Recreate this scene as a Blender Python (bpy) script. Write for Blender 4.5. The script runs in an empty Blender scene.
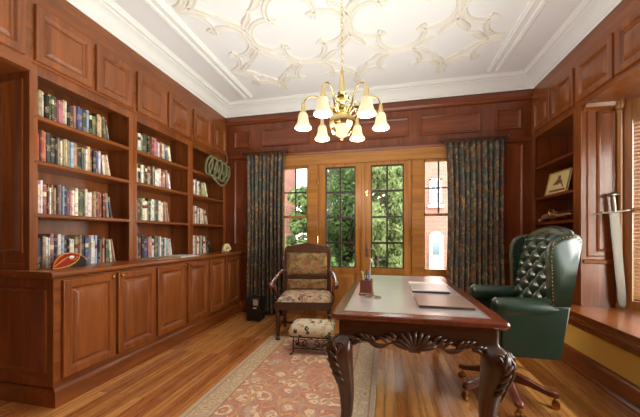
import bpy, math, random
from mathutils import Vector, Matrix
random.seed(7)
PI = math.pi
sc = bpy.context.scene
COL = sc.collection

# ------------------------------------------------------------------ mesh helpers
class M:
    def __init__(s): s.v = []; s.f = []; s.m = []
    def add(s, vs, fs, mi=0):
        n = len(s.v); s.v += [tuple(p) for p in vs]
        for f in fs: s.f.append([n+i for i in f]); s.m.append(mi)
        return s
    def box(s, x0, x1, y0, y1, z0, z1, mi=0):
        v = [(x0,y0,z0),(x1,y0,z0),(x1,y1,z0),(x0,y1,z0),(x0,y0,z1),(x1,y0,z1),(x1,y1,z1),(x0,y1,z1)]
        return s.add(v, [(3,2,1,0),(4,5,6,7),(0,1,5,4),(1,2,6,5),(2,3,7,6),(3,0,4,7)], mi)
    def obox(s, c, ax, ay, az, mi=0):
        c, ax, ay, az = map(Vector, (c, ax, ay, az)); v = []
        for k in (-1,1):
            for a, b in ((-1,-1),(1,-1),(1,1),(-1,1)): v.append(c+ax*a+ay*b+az*k)
        return s.add(v, [(3,2,1,0),(4,5,6,7),(0,1,5,4),(1,2,6,5),(2,3,7,6),(3,0,4,7)], mi)
    def loft(s, rings, caps=True, mi=0, closed=True):
        n = len(rings[0]); b = len(s.v)
        for r in rings: s.v += [tuple(p) for p in r]
        for i in range(len(rings)-1):
            for j in range(n if closed else n-1):
                k = (j+1) % n
                s.f.append([b+i*n+j, b+i*n+k, b+(i+1)*n+k, b+(i+1)*n+j]); s.m.append(mi)
        if caps:
            s.f.append([b+j for j in range(n)][::-1]); s.m.append(mi)
            s.f.append([b+(len(rings)-1)*n+j for j in range(n)]); s.m.append(mi)
        return s
    def lathe(s, prof, c=(0,0,0), n=20, mi=0, sx=1, sy=1):
        rings = [[(c[0]+r*math.cos(2*PI*j/n)*sx, c[1]+r*math.sin(2*PI*j/n)*sy, c[2]+z) for j in range(n)] for r, z in prof]
        return s.loft(rings, True, mi)
    def tube(s, pts, rad, n=8, mi=0, flat=1.0, up=None, closed=False):
        pts = [Vector(p) for p in pts]; N = len(pts)
        if not isinstance(rad, (list, tuple)): rad = [rad]*N
        T = []
        for i in range(N):
            if closed: t = pts[(i+1)%N]-pts[i-1]
            else: t = pts[min(i+1,N-1)]-pts[max(i-1,0)]
            T.append(t.normalized() if t.length > 1e-9 else Vector((0,0,1)))
        ref = Vector(up) if up else (Vector((0,0,1)) if abs(T[0].z) < .9 else Vector((1,0,0)))
        u = (ref - T[0]*ref.dot(T[0])).normalized(); rings = []
        for i in range(N):
            if up: u = Vector(up)
            w = u - T[i]*u.dot(T[i])
            u = w.normalized() if w.length > 1e-6 else u
            b = T[i].cross(u)
            rings.append([pts[i]+(u*math.cos(2*PI*j/n)*flat+b*math.sin(2*PI*j/n))*rad[i] for j in range(n)])
        if closed: rings.append(rings[0])
        return s.loft(rings, not closed, mi)
    def prism(s, poly, o, u, w, t, mi=0):
        """polygon (a,b) in plane o + a*u + b*w, extruded along vector t"""
        o, u, w, t = map(Vector, (o, u, w, t)); n = len(poly)
        A = [o+u*a+w*b for a, b in poly]; B = [p+t for p in A]
        fs = [list(range(n))[::-1], [n+i for i in range(n)]]
        fs += [[i, (i+1)%n, n+(i+1)%n, n+i] for i in range(n)]
        return s.add(A+B, fs, mi)
    def panel(s, o, u, n, w, h, loops, mi=0, up=(0,0,1)):
        """raised / sunk panel: loops of (inset, depth along n)"""
        o, u, n, z = map(Vector, (o, u, n, up)); R = []
        for i, d in loops:
            R.append([o+u*a+z*b+n*d for a, b in ((i,i),(w-i,i),(w-i,h-i),(i,h-i))])
        return s.loft(R, True, mi)
    def grid(s, fn, nu, nv, mi=0, wrap=False):
        b = len(s.v)
        for i in range(nu+1):
            for j in range(nv+1): s.v.append(tuple(fn(i/nu, j/nv)))
        for i in range(nu):
            for j in range(nv):
                s.f.append([b+i*(nv+1)+j, b+(i+1)*(nv+1)+j, b+(i+1)*(nv+1)+j+1, b+i*(nv+1)+j+1]); s.m.append(mi)
        return s
    def ball(s, c, rx, ry=None, rz=None, n=14, k=9, mi=0):
        ry = ry or rx; rz = rz or rx
        rings = [[(c[0]+rx*math.sin(PI*i/k)*math.cos(2*PI*j/n), c[1]+ry*math.sin(PI*i/k)*math.sin(2*PI*j/n), c[2]-rz*math.cos(PI*i/k)) for j in range(n)] for i in [.12]+list(range(1,k))+[k-.12]]
        return s.loft(rings, True, mi)

def wmat(o):
    m = Matrix.Identity(4)
    while o:
        m = Matrix.LocRotScale(o.location, o.rotation_euler, o.scale) @ m; o = o.parent
    return m

def obj(name, mb, mats, parent=None, local=False, bev=0, sub=0, sharp=35, color=None, label=None, solid=0):
    me = bpy.data.meshes.new(name)
    vs = mb.v
    if parent and not local:
        iw = wmat(parent).inverted(); vs = [iw @ Vector(p) for p in vs]
    me.from_pydata([tuple(p) for p in vs], [], mb.f)
    if not isinstance(mats, (list, tuple)): mats = [mats]
    for m in mats: me.materials.append(m)
    me.polygons.foreach_set('material_index', mb.m)
    me.polygons.foreach_set('use_smooth', [True]*len(mb.f))
    me.validate(); me.update()
    import bmesh
    bm = bmesh.new(); bm.from_mesh(me); bmesh.ops.remove_doubles(bm, verts=bm.verts, dist=1e-5)
    if len(bm.faces) < 20000: bmesh.ops.recalc_face_normals(bm, faces=bm.faces)
    bm.to_mesh(me); bm.free()
    me.set_sharp_from_angle(angle=math.radians(sharp))
    o = bpy.data.objects.new(name, me); COL.objects.link(o)
    if parent: o.parent = parent
    if bev:
        b = o.modifiers.new('bevel', 'BEVEL'); b.width = bev; b.segments = 2; b.limit_method = 'ANGLE'; b.angle_limit = math.radians(40); b.harden_normals = False
    if solid:
        b = o.modifiers.new('solid', 'SOLIDIFY'); b.thickness = solid; b.offset = 0
    if sub:
        b = o.modifiers.new('sub', 'SUBSURF'); b.levels = sub; b.render_levels = sub
    if color: o.color = (*color, 1)
    if label: o['label'] = label
    return o

def tag(o, label, cat, group=None, kind=None):
    o['label'] = label; o['category'] = cat
    if group: o['group'] = group
    if kind: o['kind'] = kind
    return o
def thing(name, label, cat, loc=(0,0,0), rot=(0,0,0), group=None):
    o = bpy.data.objects.new(name, None); COL.objects.link(o); o.empty_display_size = .1
    o.location = loc; o.rotation_euler = rot
    return tag(o, label, cat, group)
def struct(name, mb, m, parent=None, **k):
    o = obj(name, mb, m, parent, **k)
    if not parent: o['kind'] = 'structure'
    return o
def copy_obj(o, parent):
    c = o.copy(); COL.objects.link(c); c.parent = parent
    for ch in list(o.children): copy_obj(ch, c)
    return c
def lin(*c):
    return tuple((x/255/12.92 if x/255 <= .04045 else ((x/255+.055)/1.055)**2.4) for x in c)
def bez(p0, p1, p2, p3, n=10):
    p0, p1, p2, p3 = map(Vector, (p0, p1, p2, p3))
    return [p0*(1-t)**3+p1*3*t*(1-t)**2+p2*3*t*t*(1-t)+p3*t**3 for t in [i/n for i in range(n+1)]]
def crom(P, n=6):
    P = [Vector(p) for p in P]; out = []
    for i in range(len(P)-1):
        a, b, c, d = P[max(i-1,0)], P[i], P[i+1], P[min(i+2,len(P)-1)]
        for k in range(n):
            t = k/n; out.append(.5*((2*b)+(c-a)*t+(2*a-5*b+4*c-d)*t*t+(3*b-a-3*c+d)*t**3))
    out.append(P[-1]); return out

# ------------------------------------------------------------------ material helpers
class NT:
    def __init__(s, name):
        s.mat = bpy.data.materials.new(name); s.mat.use_nodes = True; s.t = s.mat.node_tree; s.t.nodes.clear()
        s.out = s.t.nodes.new('ShaderNodeOutputMaterial')
    def n(s, typ, ins=None, **a):
        nd = s.t.nodes.new('ShaderNode'+typ)
        for k, v in a.items(): setattr(nd, k, v)
        for k, v in (ins or {}).items():
            sk = nd.inputs[k]
            if isinstance(v, bpy.types.NodeSocket): s.t.links.new(v, sk)
            else:
                if sk.type == 'RGBA' and len(v) == 3: v = (*v, 1)
                sk.default_value = v
        return nd
    def math(s, op, a, b=0.0, clamp=False):
        nd = s.n('Math', {0: a, 1: b}, operation=op); nd.use_clamp = clamp; return nd.outputs[0]
    def mix(s, f, a, b, mode='MIX'):
        nd = s.n('Mix', data_type='RGBA', blend_type=mode)
        for k, v in ((0, f), (6, a), (7, b)):
            if isinstance(v, bpy.types.NodeSocket): s.t.links.new(v, nd.inputs[k])
            else: nd.inputs[k].default_value = v if k == 0 else (*v[:3], 1)
        return nd.outputs[2]
    def ramp(s, f, stops, interp='LINEAR'):
        nd = s.n('ValToRGB', {0: f}); cr = nd.color_ramp; cr.interpolation = interp
        while len(cr.elements) < len(stops): cr.elements.new(.5)
        for e, (p, c) in zip(cr.elements, stops): e.position = p; e.color = (*c[:3], 1)
        return nd.outputs[0]
    def coord(s, scale=(1,1,1), rot=(0,0,0), loc=(0,0,0), src='Object'):
        tc = s.n('TexCoord')
        return s.n('Mapping', {'Vector': tc.outputs[src], 'Scale': scale, 'Rotation': rot, 'Location': loc}).outputs[0]
    def noise(s, v, scale, detail=4, rough=.5, dist=0.0):
        return s.n('TexNoise', {'Vector': v, 'Scale': scale, 'Detail': detail, 'Roughness': rough, 'Distortion': dist}).outputs[0]
    def bsdf(s, col, rough=.5, metal=0.0, coat=0.0, bump=None, bstr=.2, bdist=.002, spec=.5, **k):
        ins = {'Base Color': col, 'Roughness': rough, 'Metallic': metal, 'Coat Weight': coat, 'Coat Roughness': .18, 'Specular IOR Level': spec}
        ins.update(k)
        if bump is not None: ins['Normal'] = s.n('Bump', {'Height': bump, 'Strength': bstr, 'Distance': bdist}).outputs[0]
        b = s.n('BsdfPrincipled', ins); s.t.links.new(b.outputs[0], s.out.inputs[0]); return s.mat

def wood(name, c1, c2, axis='z', rough=.32, coat=.35, fine=1.0):
    t = NT(name); sc_ = {'x': (.7,9,9), 'y': (9,.7,9), 'z': (9,9,.7)}[axis]
    fs = {'x': (3,90,90), 'y': (90,3,90), 'z': (90,90,3)}[axis]
    a = t.noise(t.coord(sc_), 1.0, 4, .6, 1.2); b = t.noise(t.coord(fs), 1.0, 2, .6)
    f = t.math('ADD', t.math('MULTIPLY', a, .75), t.math('MULTIPLY', b, .3*fine))
    col = t.ramp(f, [(.32, c2), (.52, tuple((p+q)/2 for p, q in zip(c1, c2))), (.72, c1)])
    return t.bsdf(col, rough, coat=coat, bump=b, bstr=.08)
def plain(name, c, rough=.5, metal=0.0, coat=0.0, nz=.06, scale=20, bstr=.1):
    t = NT(name); n = t.noise(t.coord(), scale, 4)
    col = t.mix(n, tuple(x*(1-nz) for x in c), tuple(min(1, x*(1+nz)) for x in c))
    return t.bsdf(col, rough, metal, coat, bump=n, bstr=bstr)

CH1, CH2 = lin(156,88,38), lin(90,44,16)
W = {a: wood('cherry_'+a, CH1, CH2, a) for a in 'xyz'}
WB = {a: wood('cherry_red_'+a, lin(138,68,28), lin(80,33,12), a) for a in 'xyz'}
GO = {a: wood('golden_oak_'+a, lin(182,124,56), lin(130,80,32), a) for a in 'xyz'}
DK = {a: wood('desk_walnut_'+a, lin(84,48,29), lin(42,24,14), a, .3, .4) for a in 'xyz'}
DTOP = wood('desk_top_wood', lin(128,62,36), lin(74,34,20), 'y', .22, .6)
BASEW = wood('chair_base_wood', lin(128,66,42), lin(78,36,22), 'x', .28, .5)
CHW = wood('chair_wood', lin(82,46,28), lin(44,24,14), 'z', .3, .4)
CARVE = plain('carved_wood', lin(76,48,28), .34, 0, .3, .45, 14, .3)
RIBM = plain('relief_plaster_shaded', lin(226,223,212), .75, nz=.03, scale=8)  # tanner than the ceiling plaster: ochre shading of the ribs put into the colour
PLASTER = plain('plaster', lin(234,236,235), .7, nz=.015, scale=6)
CROWNM = plain('crown_plaster', lin(236,238,234), .6, nz=.03, scale=60)
BRASS = plain('brass', lin(230,208,146), .2, 1.0, nz=.08)
DBRASS = plain('aged_brass', lin(170,125,70), .32, 1.0, nz=.15)
STEEL = plain('steel', lin(150,146,136), .34, 1.0, nz=.1)
IRON = plain('wrought_iron', lin(38,32,28), .5, .6)
BLACK = plain('black_plastic', lin(24,25,25), .4)
WHITEP = plain('white_paint', lin(235,235,232), .5)
PAPER = plain('paper', lin(228,218,196), .7, nz=.08, scale=90)
YEL = plain('yellow_wallcovering', lin(230,194,100), .75, nz=.05, scale=30)
LEATH = None

def mk_floor():
    t = NT('oak_floor')
    v = t.coord((1,1,1), (0,0,PI/2))
    bk = t.n('TexBrick', {'Vector': v, 'Color1': (0,0,0), 'Color2': (1,1,1), 'Mortar': (.5,.5,.5), 'Scale': 1.0, 'Mortar Size': .0012, 'Mortar Smooth': .2, 'Bias': 0.0, 'Brick Width': 1.35, 'Row Height': .083}, offset=.37)
    # per-board grain offset
    bw = t.n('RGBToBW', {0: bk.outputs[0]}).outputs[0]
    tc = t.n('TexCoord').outputs['Object']
    off = t.n('VectorMath', {0: tc, 1: t.n('CombineXYZ', {0: t.math('MULTIPLY', bw, 7.3), 1: t.math('MULTIPLY', bw, 13.0), 2: 0.0}).outputs[0]}, operation='ADD').outputs[0]
    mp = t.n('Mapping', {'Vector': off, 'Scale': (5, .6, 1)}).outputs[0]
    wv = t.n('TexWave', {'Vector': mp, 'Scale': .8, 'Distortion': 11.0, 'Detail': 2.0, 'Detail Scale': .7}, wave_type='BANDS', bands_direction='X').outputs[1]
    mp2 = t.n('Mapping', {'Vector': off, 'Scale': (120, 5, 1)}).outputs[0]
    fn = t.noise(mp2, 1.0, 3, .6)
    c = t.mix(bw, lin(236,172,98), lin(182,108,50))
    c = t.mix(t.math('MULTIPLY', t.math('POWER', wv, 4.0), .5), c, lin(126,70,34))
    c = t.mix(t.math('MULTIPLY', fn, .28), c, lin(96,48,24))
    c = t.mix(bk.outputs[1], c, lin(60,28,14))
    h = t.math('SUBTRACT', t.math('MULTIPLY', fn, .15), bk.outputs[1])
    return t.bsdf(c, t.math('ADD', .2, t.math('MULTIPLY', fn, .16)), coat=.8, bump=h, bstr=.25, bdist=.001)
FLOOR = mk_floor()

def mk_rug():
    t = NT('persian_rug')
    tc = t.n('TexCoord').outputs['Object']
    sep = t.n('SeparateXYZ', {0: tc})
    ax = t.math('ABSOLUTE', sep.outputs[0]); y = sep.outputs[1]
    wob = t.n('TexNoise', {'Vector': tc, 'Scale': 5.0, 'Detail': 2.0}).outputs[1]
    wv = t.n('VectorMath', {0: tc, 1: t.n('VectorMath', {0: wob, 1: (.16,.16,0)}, operation='MULTIPLY').outputs[0]}, operation='ADD').outputs[0]
    def vor(sc_, feat='F1'):
        return t.n('TexVoronoi', {'Vector': wv, 'Scale': sc_, 'Randomness': .85}, feature=feat).outputs[0]
    big = vor(7.5); small = vor(22.0); edge = t.n('TexVoronoi', {'Vector': wv, 'Scale': 7.5, 'Randomness': .85}, feature='DISTANCE_TO_EDGE').outputs[0]
    rose, cream, gold, dusk = lin(190,106,90), lin(238,218,184), lin(214,166,106), lin(172,140,138)
    f = t.ramp(big, [(0,gold),(.14,gold),(.15,rose),(.26,rose),(.27,cream),(.44,cream),(.46,rose)], 'LINEAR')
    f = t.mix(t.math('LESS_THAN', edge, .035), f, gold)
    f = t.mix(t.math('LESS_THAN', small, .17), f, t.mix(t.math('GREATER_THAN', big, .4), rose, cream))
    f = t.mix(t.math('MULTIPLY', t.math('GREATER_THAN', small, .52), .7), f, dusk)
    # border
    bs = t.n('TexVoronoi', {'Vector': wv, 'Scale': 13.0, 'Randomness': .35}, feature='F1').outputs[0]
    bc = t.ramp(bs, [(0,lin(190,126,106)),(.2,lin(196,154,124)),(.23,lin(214,196,164)),(.42,lin(206,188,156)),(.45,lin(164,150,132)),(.6,lin(186,172,148))])
    c = t.mix(t.math('GREATER_THAN', ax, .425), f, bc)
    for a0, a1, cc in ((.425,.435,lin(130,92,80)), (.44,.45,lin(196,176,144)), (.585,.595,lin(140,104,90)), (.598,.625,lin(186,174,150))):
        c = t.mix(t.math('MULTIPLY', t.math('GREATER_THAN', ax, a0), t.math('LESS_THAN', ax, a1)), c, cc)
    fb = t.noise(tc, 220, 2)
    c = t.mix(t.math('MULTIPLY', t.noise(tc, 7, 4), .62), c, lin(216,186,152))
    return t.bsdf(c, .92, bump=fb, bstr=.5, bdist=.003, spec=.15)
RUG = mk_rug()

def floral(name, base, cols, sc_=12, rough=.85, thr=(.22,.34), src='Object', scale=(1,1,1)):
    t = NT(name); tc = t.coord(scale, src=src)
    wob = t.n('TexNoise', {'Vector': tc, 'Scale': sc_*.7, 'Detail': 3.0}).outputs[1]
    wv = t.n('VectorMath', {0: tc, 1: t.n('VectorMath', {0: wob, 1: (1.6/sc_,)*3}, operation='MULTIPLY').outputs[0]}, operation='ADD').outputs[0]
    vo = t.n('TexVoronoi', {'Vector': wv, 'Scale': sc_, 'Randomness': .9}, feature='F1')
    cell = t.n('RGBToBW', {0: vo.outputs[1]}).outputs[0]
    pc = t.ramp(cell, [(i/len(cols), c) for i, c in enumerate(cols)], 'CONSTANT')
    n2 = t.noise(wv, sc_*2.3, 3)
    c = t.mix(t.math('MULTIPLY', t.math('LESS_THAN', vo.outputs[0], thr[1]), t.math('GREATER_THAN', n2, .44)), base, pc)
    c = t.mix(t.math('LESS_THAN', vo.outputs[0], thr[0]*.5), c, tuple(x*.45 for x in base))
    n3 = t.noise(tc, 260, 2)
    return t.bsdf(c, rough, bump=n3, bstr=.3, bdist=.002, spec=.2)
CURT = floral('curtain_brocade', lin(80,78,72), [lin(164,110,62), lin(112,112,90), lin(88,88,86), lin(130,82,58), lin(146,126,90), lin(98,102,88)], 21, thr=(.2,.6))
TAP = floral('needlepoint', lin(150,122,74), [lin(122,76,62), lin(110,94,62), lin(140,102,72), lin(104,82,60), lin(132,88,76)], 15, thr=(.15,.62))
TAP2 = floral('needlepoint_seat', lin(188,172,148), [lin(120,56,60), lin(110,110,96), lin(176,140,96), lin(132,110,118)], 18, thr=(.15,.55))
STOOLF = floral('stool_fabric', lin(208,200,178), [lin(90,96,60), lin(60,60,66), lin(190,150,70), lin(180,170,150)], 16, thr=(.12,.42))

def mk_leather():
    t = NT('green_leather'); tc = t.coord()
    vo = t.n('TexVoronoi', {'Vector': tc, 'Scale': 260.0}, feature='DISTANCE_TO_EDGE').outputs[0]
    n = t.noise(tc, 6, 3)
    c = t.mix(n, lin(15,37,27), lin(36,64,49))
    return t.bsdf(c, .3, coat=.5, bump=vo, bstr=.12, bdist=.001)
LEATH = mk_leather()
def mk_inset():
    t = NT('desk_leather_glare'); n = t.noise(t.coord(), 40, 4); n2 = t.noise(t.coord(), 3, 3)
    c = t.mix(n2, lin(172,168,172), lin(190,188,192))  # leather paled: window glare put into the base colour
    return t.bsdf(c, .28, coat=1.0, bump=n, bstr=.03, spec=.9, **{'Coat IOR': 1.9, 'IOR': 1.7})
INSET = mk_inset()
def mk_book():
    t = NT('book_cloth'); oi = t.n('ObjectInfo'); tc = t.n('TexCoord').outputs['Object']
    sep = t.n('SeparateXYZ', {0: tc}); z = sep.outputs[2]; r = oi.outputs['Random']
    onspine = t.math('GREATER_THAN', sep.outputs[0], -.012)
    ph = t.math('MULTIPLY', r, 9.0)
    lum = t.n('RGBToBW', {0: oi.outputs['Color']}).outputs[0]
    txt = t.mix(t.math('GREATER_THAN', lum, .22), lin(222,190,120), lin(70,44,36))
    zz = t.math('SUBTRACT', z, t.math('MULTIPLY', r, .02))
    # title lettering block, drawn as broken marks along the spine
    marks = t.n('TexNoise', {'Vector': t.n('Mapping', {'Vector': tc, 'Scale': (20, 160, 190)}).outputs[0], 'Scale': 1.0, 'Detail': 0.0}).outputs[0]
    w = t.n('TexNoise', {'W': t.math('ADD', ph, t.math('MULTIPLY', z, 16.0)), 'Scale': 1.0, 'Detail': 1.0}, noise_dimensions='1D').outputs[0]
    blk = t.math('MULTIPLY', t.math('GREATER_THAN', marks, .56), t.math('GREATER_THAN', w, .53))
    c = t.mix(t.math('MULTIPLY', t.math('MULTIPLY', blk, onspine), .85), oi.outputs['Color'], txt)
    # label band on some books
    b = t.math('MULTIPLY', t.math('GREATER_THAN', t.math('FRACT', ph), .8), t.math('MULTIPLY', t.math('GREATER_THAN', zz, .13), t.math('LESS_THAN', zz, .165)))
    c = t.mix(t.math('MULTIPLY', b, onspine), c, t.mix(t.math('GREATER_THAN', t.math('FRACT', t.math('MULTIPLY', ph, 3.7)), .5), lin(120,40,36), lin(225,210,170)))
    return t.bsdf(c, .5)
BOOK = mk_book()
def mk_glass():
    t = NT('window_glass')
    tr = t.n('BsdfTransparent', {'Color': (.97,.985,.98)}); gl = t.n('BsdfGlossy', {'Roughness': .02, 'Color': (1,1,1)})
    lw = t.n('LayerWeight', {'Blend': .3}).outputs['Fresnel']
    mx = t.n('MixShader', {0: t.math('MULTIPLY', lw, .5), 1: tr.outputs[0], 2: gl.outputs[0]})
    t.t.links.new(mx.outputs[0], t.out.inputs[0]); return t.mat
GLASS = mk_glass()
def mk_shade():
    t = NT('frosted_shade')
    n = t.noise(t.coord(), 8, 2)
    c = t.mix(n, lin(232,216,192), lin(222,200,168))
    d = t.n('BsdfPrincipled', {'Base Color': c, 'Roughness': .35, 'Emission Color': lin(255,226,178), 'Emission Strength': .16})
    tl = t.n('BsdfTranslucent', {'Color': c}); mx = t.n('MixShader', {0: .12, 1: d.outputs[0], 2: tl.outputs[0]})
    t.t.links.new(mx.outputs[0], t.out.inputs[0]); return t.mat
SHADE = mk_shade()
def mk_brick():
    t = NT('brick_wall'); v = t.coord((1,1,1), (PI/2,0,0))
    bk = t.n('TexBrick', {'Vector': v, 'Color1': lin(160,100,84), 'Color2': lin(136,78,66), 'Mortar': lin(168,150,138), 'Scale': 1.0, 'Mortar Size': .008, 'Brick Width': .22, 'Row Height': .075})
    return t.bsdf(bk.outputs[0], .85)
BRICK = mk_brick()
def leafm(name, a, b):
    t = NT(name); n = t.noise(t.coord(), 2.6, 3, .6)
    c = t.ramp(n, [(.3, a), (.7, b)])
    d = t.n('BsdfDiffuse', {'Color': c}); tl = t.n('BsdfTranslucent', {'Color': c})
    mx = t.n('MixShader', {0: .35, 1: d.outputs[0], 2: tl.outputs[0]}); t.t.links.new(mx.outputs[0], t.out.inputs[0]); return t.mat

# ------------------------------------------------------------------ room shell
ZC = 3.25; YB = 4.32; XL = -2.82; XR = 1.87; Y0 = -.9
m = M(); m.box(-3.4, 3.2, Y0, YB+.02, -.12, 0); struct('floor', m, FLOOR)
m = M(); m.box(-3.4, 3.2, Y0, YB+.2, ZC, ZC+.15); struct('ceiling', m, PLASTER)
m = M(); m.box(XL-.1, XL, 1.62, YB+.2, 0, ZC); m.box(-3.4, -3.3, Y0, 1.62, 0, ZC); m.box(-3.4, XL, 1.635, 1.735, 0, ZC); struct('wall_left', m, W['z'])
# back wall with opening X -1.62..1.0, z 0..2.42
OX0, OX1, OZ = -1.60, .98, 2.40
m = M(); m.box(XL-.1, OX0, YB, YB+.2, 0, ZC); m.box(OX1, 2.9, YB, YB+.2, 0, ZC); m.box(OX0, OX1, YB, YB+.2, OZ, ZC)
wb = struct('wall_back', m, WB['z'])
SUNK = [(0,0),(0,.012),(.018,.012),(.03,.001)]
def bwp(mm, x0, x1, z0, z1):
    mm.panel((x0,YB,z0), (1,0,0), (0,-1,0), x1-x0, z1-z0, [(0,-.002),(0,.02),(.012,.024),(.03,.006),(.04,.004)])
m = M()
for a, b in ((-2.36,-2.09),(-1.88,-1.12),(-.97,.33),(.48,1.25),(1.44,1.74)): bwp(m, a, b, 2.60, 2.87)
m2 = M()
for a, b in ((-2.36,-2.02),(1.52,1.76)): bwp(m2, a, b, 1.06, 2.40); bwp(m2, a, b, .22, .86)
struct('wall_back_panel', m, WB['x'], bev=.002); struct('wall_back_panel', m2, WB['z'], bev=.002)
# frieze, ledge and base on the back wall
m = M()
prof = [(0,2.97),(.025,2.975),(.03,2.995),(.045,3.01),(.045,3.10),(0,3.10)]
m.prism([(-a,b) for a, b in prof], (XL,YB,0), (0,1,0), (0,0,1), (4.7,0,0))
struct('trim_1', m, WB['x'])
m = M(); m.prism([(0,2.425),(-.035,2.43),(-.05,2.455),(-.05,2.475),(0,2.49)], (-2.49,YB,0), (0,1,0), (0,0,1), (4.36,0,0)); struct('trim_2', m, WB['x'])
m = M(); m.prism([(0,0),(-.03,0),(-.03,.13),(-.012,.16),(0,.16)], (-2.26,YB,0), (0,1,0), (0,0,1), (.66,0,0)); m.prism([(0,0),(-.03,0),(-.03,.13),(-.012,.16),(0,.16)], (OX1,YB,0), (0,1,0), (0,0,1), (.7,0,0)); struct('baseboard_back', m, WB['x'])
m = M(); m.prism([(0,.93),(-.03,.935),(-.035,.965),(0,.985)], (-2.26,YB,0), (0,1,0), (0,0,1), (.66,0,0)); m.prism([(0,.93),(-.03,.935),(-.035,.965),(0,.985)], (OX1,YB,0), (0,1,0), (0,0,1), (.7,0,0)); struct('trim_3', m, WB['x'])

m = M(); m.box(-3.4, 3.2, Y0-.1, Y0, 0, ZC); struct('wall_front', m, WB['z'])
# right wall : behind built-ins, with canted bay
BAY = [(2.16,3.33),(2.76,2.73),(2.76,.9),(2.16,.3)]
m = M()
m.box(2.25, 2.35, 3.36, YB+.2, 0, ZC)                       # behind the bookcase
m.box(2.16, 2.3, Y0, .3, 0, ZC)
m.box(1.87, 2.9, .3, 3.33, 2.462, 2.49)                     # alcove soffit
struct('wall_right', m, W['z'])
m = M(); m.box(1.87, 2.25, 3.33, 3.40, .5, ZC)              # return beside the window seat
rt = struct('wall_return', m, W['z'])
m = M(); m.panel((1.985,3.33,1.05), (1,0,0), (0,-1,0), .15, 1.34, [(0,-.002),(0,.014),(.012,.018),(.024,.004),(.035,.002)])
m.panel((1.905,3.33,1.0), (1,0,0), (0,-1,0), .235, 1.44, [(0,-.002),(0,.008),(.006,.01),(.012,.003)])
struct('wall_return_panel', m, W['z'])
m = M(); m.prism([(0,.93),(-.012,.935),(-.016,.965),(0,.975)], (1.875,3.33,0), (0,1,0), (0,0,1), (.28,0,0)); struct('trim_4', m, W['x'])

# bay windows: golden casings, sashes, glass and blinds
def bay_window(idx, a, b):
    a = Vector((*a,0)); b = Vector((*b,0)); u = (b-a); L = u.length; u.normalize(); n = Vector((u.y,-u.x,0)).normalized()
    if n.dot(Vector((0,2,0))+Vector((1,0,0))-a) < 0 and n.x > 0: n = -n
    if n.x > 0: n = -n
    z0, z1 = .50, 2.462
    fr = M()
    def bx(s0, s1, za, zb, d0, d1, mm):
        mm.prism([(s0,za),(s1,za),(s1,zb),(s0,zb)], a+n*d0, u, (0,0,1), n*(d1-d0))
    bx(0, .09, z0, z1, -.06, 0, fr); bx(L-.09, L, z0, z1, -.06, 0, fr); bx(.09, L-.09, 2.28, z1, -.06, 0, fr); bx(.09, L-.09, z0, .6, -.06, 0, fr)
    bx(.09, L-.09, 1.42, 1.46, -.05, -.015, fr)
    k = max(1, round((L-.18)/.8))
    for i in range(1, k): s0 = .09+(L-.18)*i/k; bx(s0-.03, s0+.03, .6, 2.28, -.06, -.002, fr)
    w = obj(f'window_{idx}', fr, GO['z'], bev=.003); w['kind'] = 'structure'
    g = M(); g.prism([(.09,.6),(L-.09,.6),(L-.09,2.28),(.09,2.28)], a-n*.035, u, (0,0,1), -n*.006); obj('pane', g, GLASS, w)
    return a, u, n, L
blind_m = None
t = NT('blind_wood'); c = t.mix(t.noise(t.coord((1,1,60)), 3, 2), lin(214,170,116), lin(236,206,160))
d = t.n('BsdfPrincipled', {'Base Color': c, 'Roughness': .45}); tl = t.n('BsdfTranslucent', {'Color': c}); mx = t.n('MixShader', {0: .35, 1: d.outputs[0], 2: tl.outputs[0]}); t.t.links.new(mx.outputs[0], t.out.inputs[0]); BLIND = t.mat
for i, (a, b, nm) in enumerate(((BAY[0],BAY[1],'far canted side'),(BAY[1],BAY[2],'long middle side'),(BAY[2],BAY[3],'near canted side'))):
    a, u, n, L = bay_window(3+i, a, b)
    if i: continue
    bl = thing('window_blind', f'warm wooden slatted blind over the {nm} of the bay window', 'blind', a+u*(L/2)+n*.02+Vector((0,0,2.27)))
    h = M(); c0 = a+u*(L/2)+n*.03; h.obox(c0+Vector((0,0,2.25)), u*(L/2-.105), n*.02, (0,0,.02)); obj('headrail', h, GO['x'], bl)
    s = M(); z = .64
    while z < 2.22:
        s.obox(c0+Vector((0,0,z)), u*(L/2-.11), (n*.016+Vector((0,0,-.012))), (n*.0008+Vector((0,0,.0012)))); z += .034
    obj('slats', s, BLIND, bl)
    h = M(); h.obox(c0+Vector((0,0,.62)), u*(L/2-.11), n*.016, (0,0,.008))
    obj('bottom_rail', h, GO['x'], bl)
# slim golden column with capital at the corner
m = M(); m.lathe([(.03,.51),(.03,.56),(.02,.575),(.02,2.36),(.028,2.375),(.022,2.39),(.034,2.41),(.036,2.462)], (2.15,3.30,0), 16); struct('trim_5', m, GO['z'])
m = M(); m.prism([(0,2.40),(-.04,2.43),(-.05,2.462),(0,2.462)], (1.872,3.33,0), (0,1,0), (0,0,1), (.24,0,0)); struct('trim_6', m, W['x'])
# wall under / outside bay
m = M(); m.prism([(2.76,.9),(2.76,2.73),(2.16,3.33),(2.4,3.45),(2.9,2.8),(2.9,.8),(2.4,.2),(2.16,.3)], (0,0,0), (1,0,0), (0,1,0), (0,0,.49)); struct('wall_bay', m, BRICK)

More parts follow.
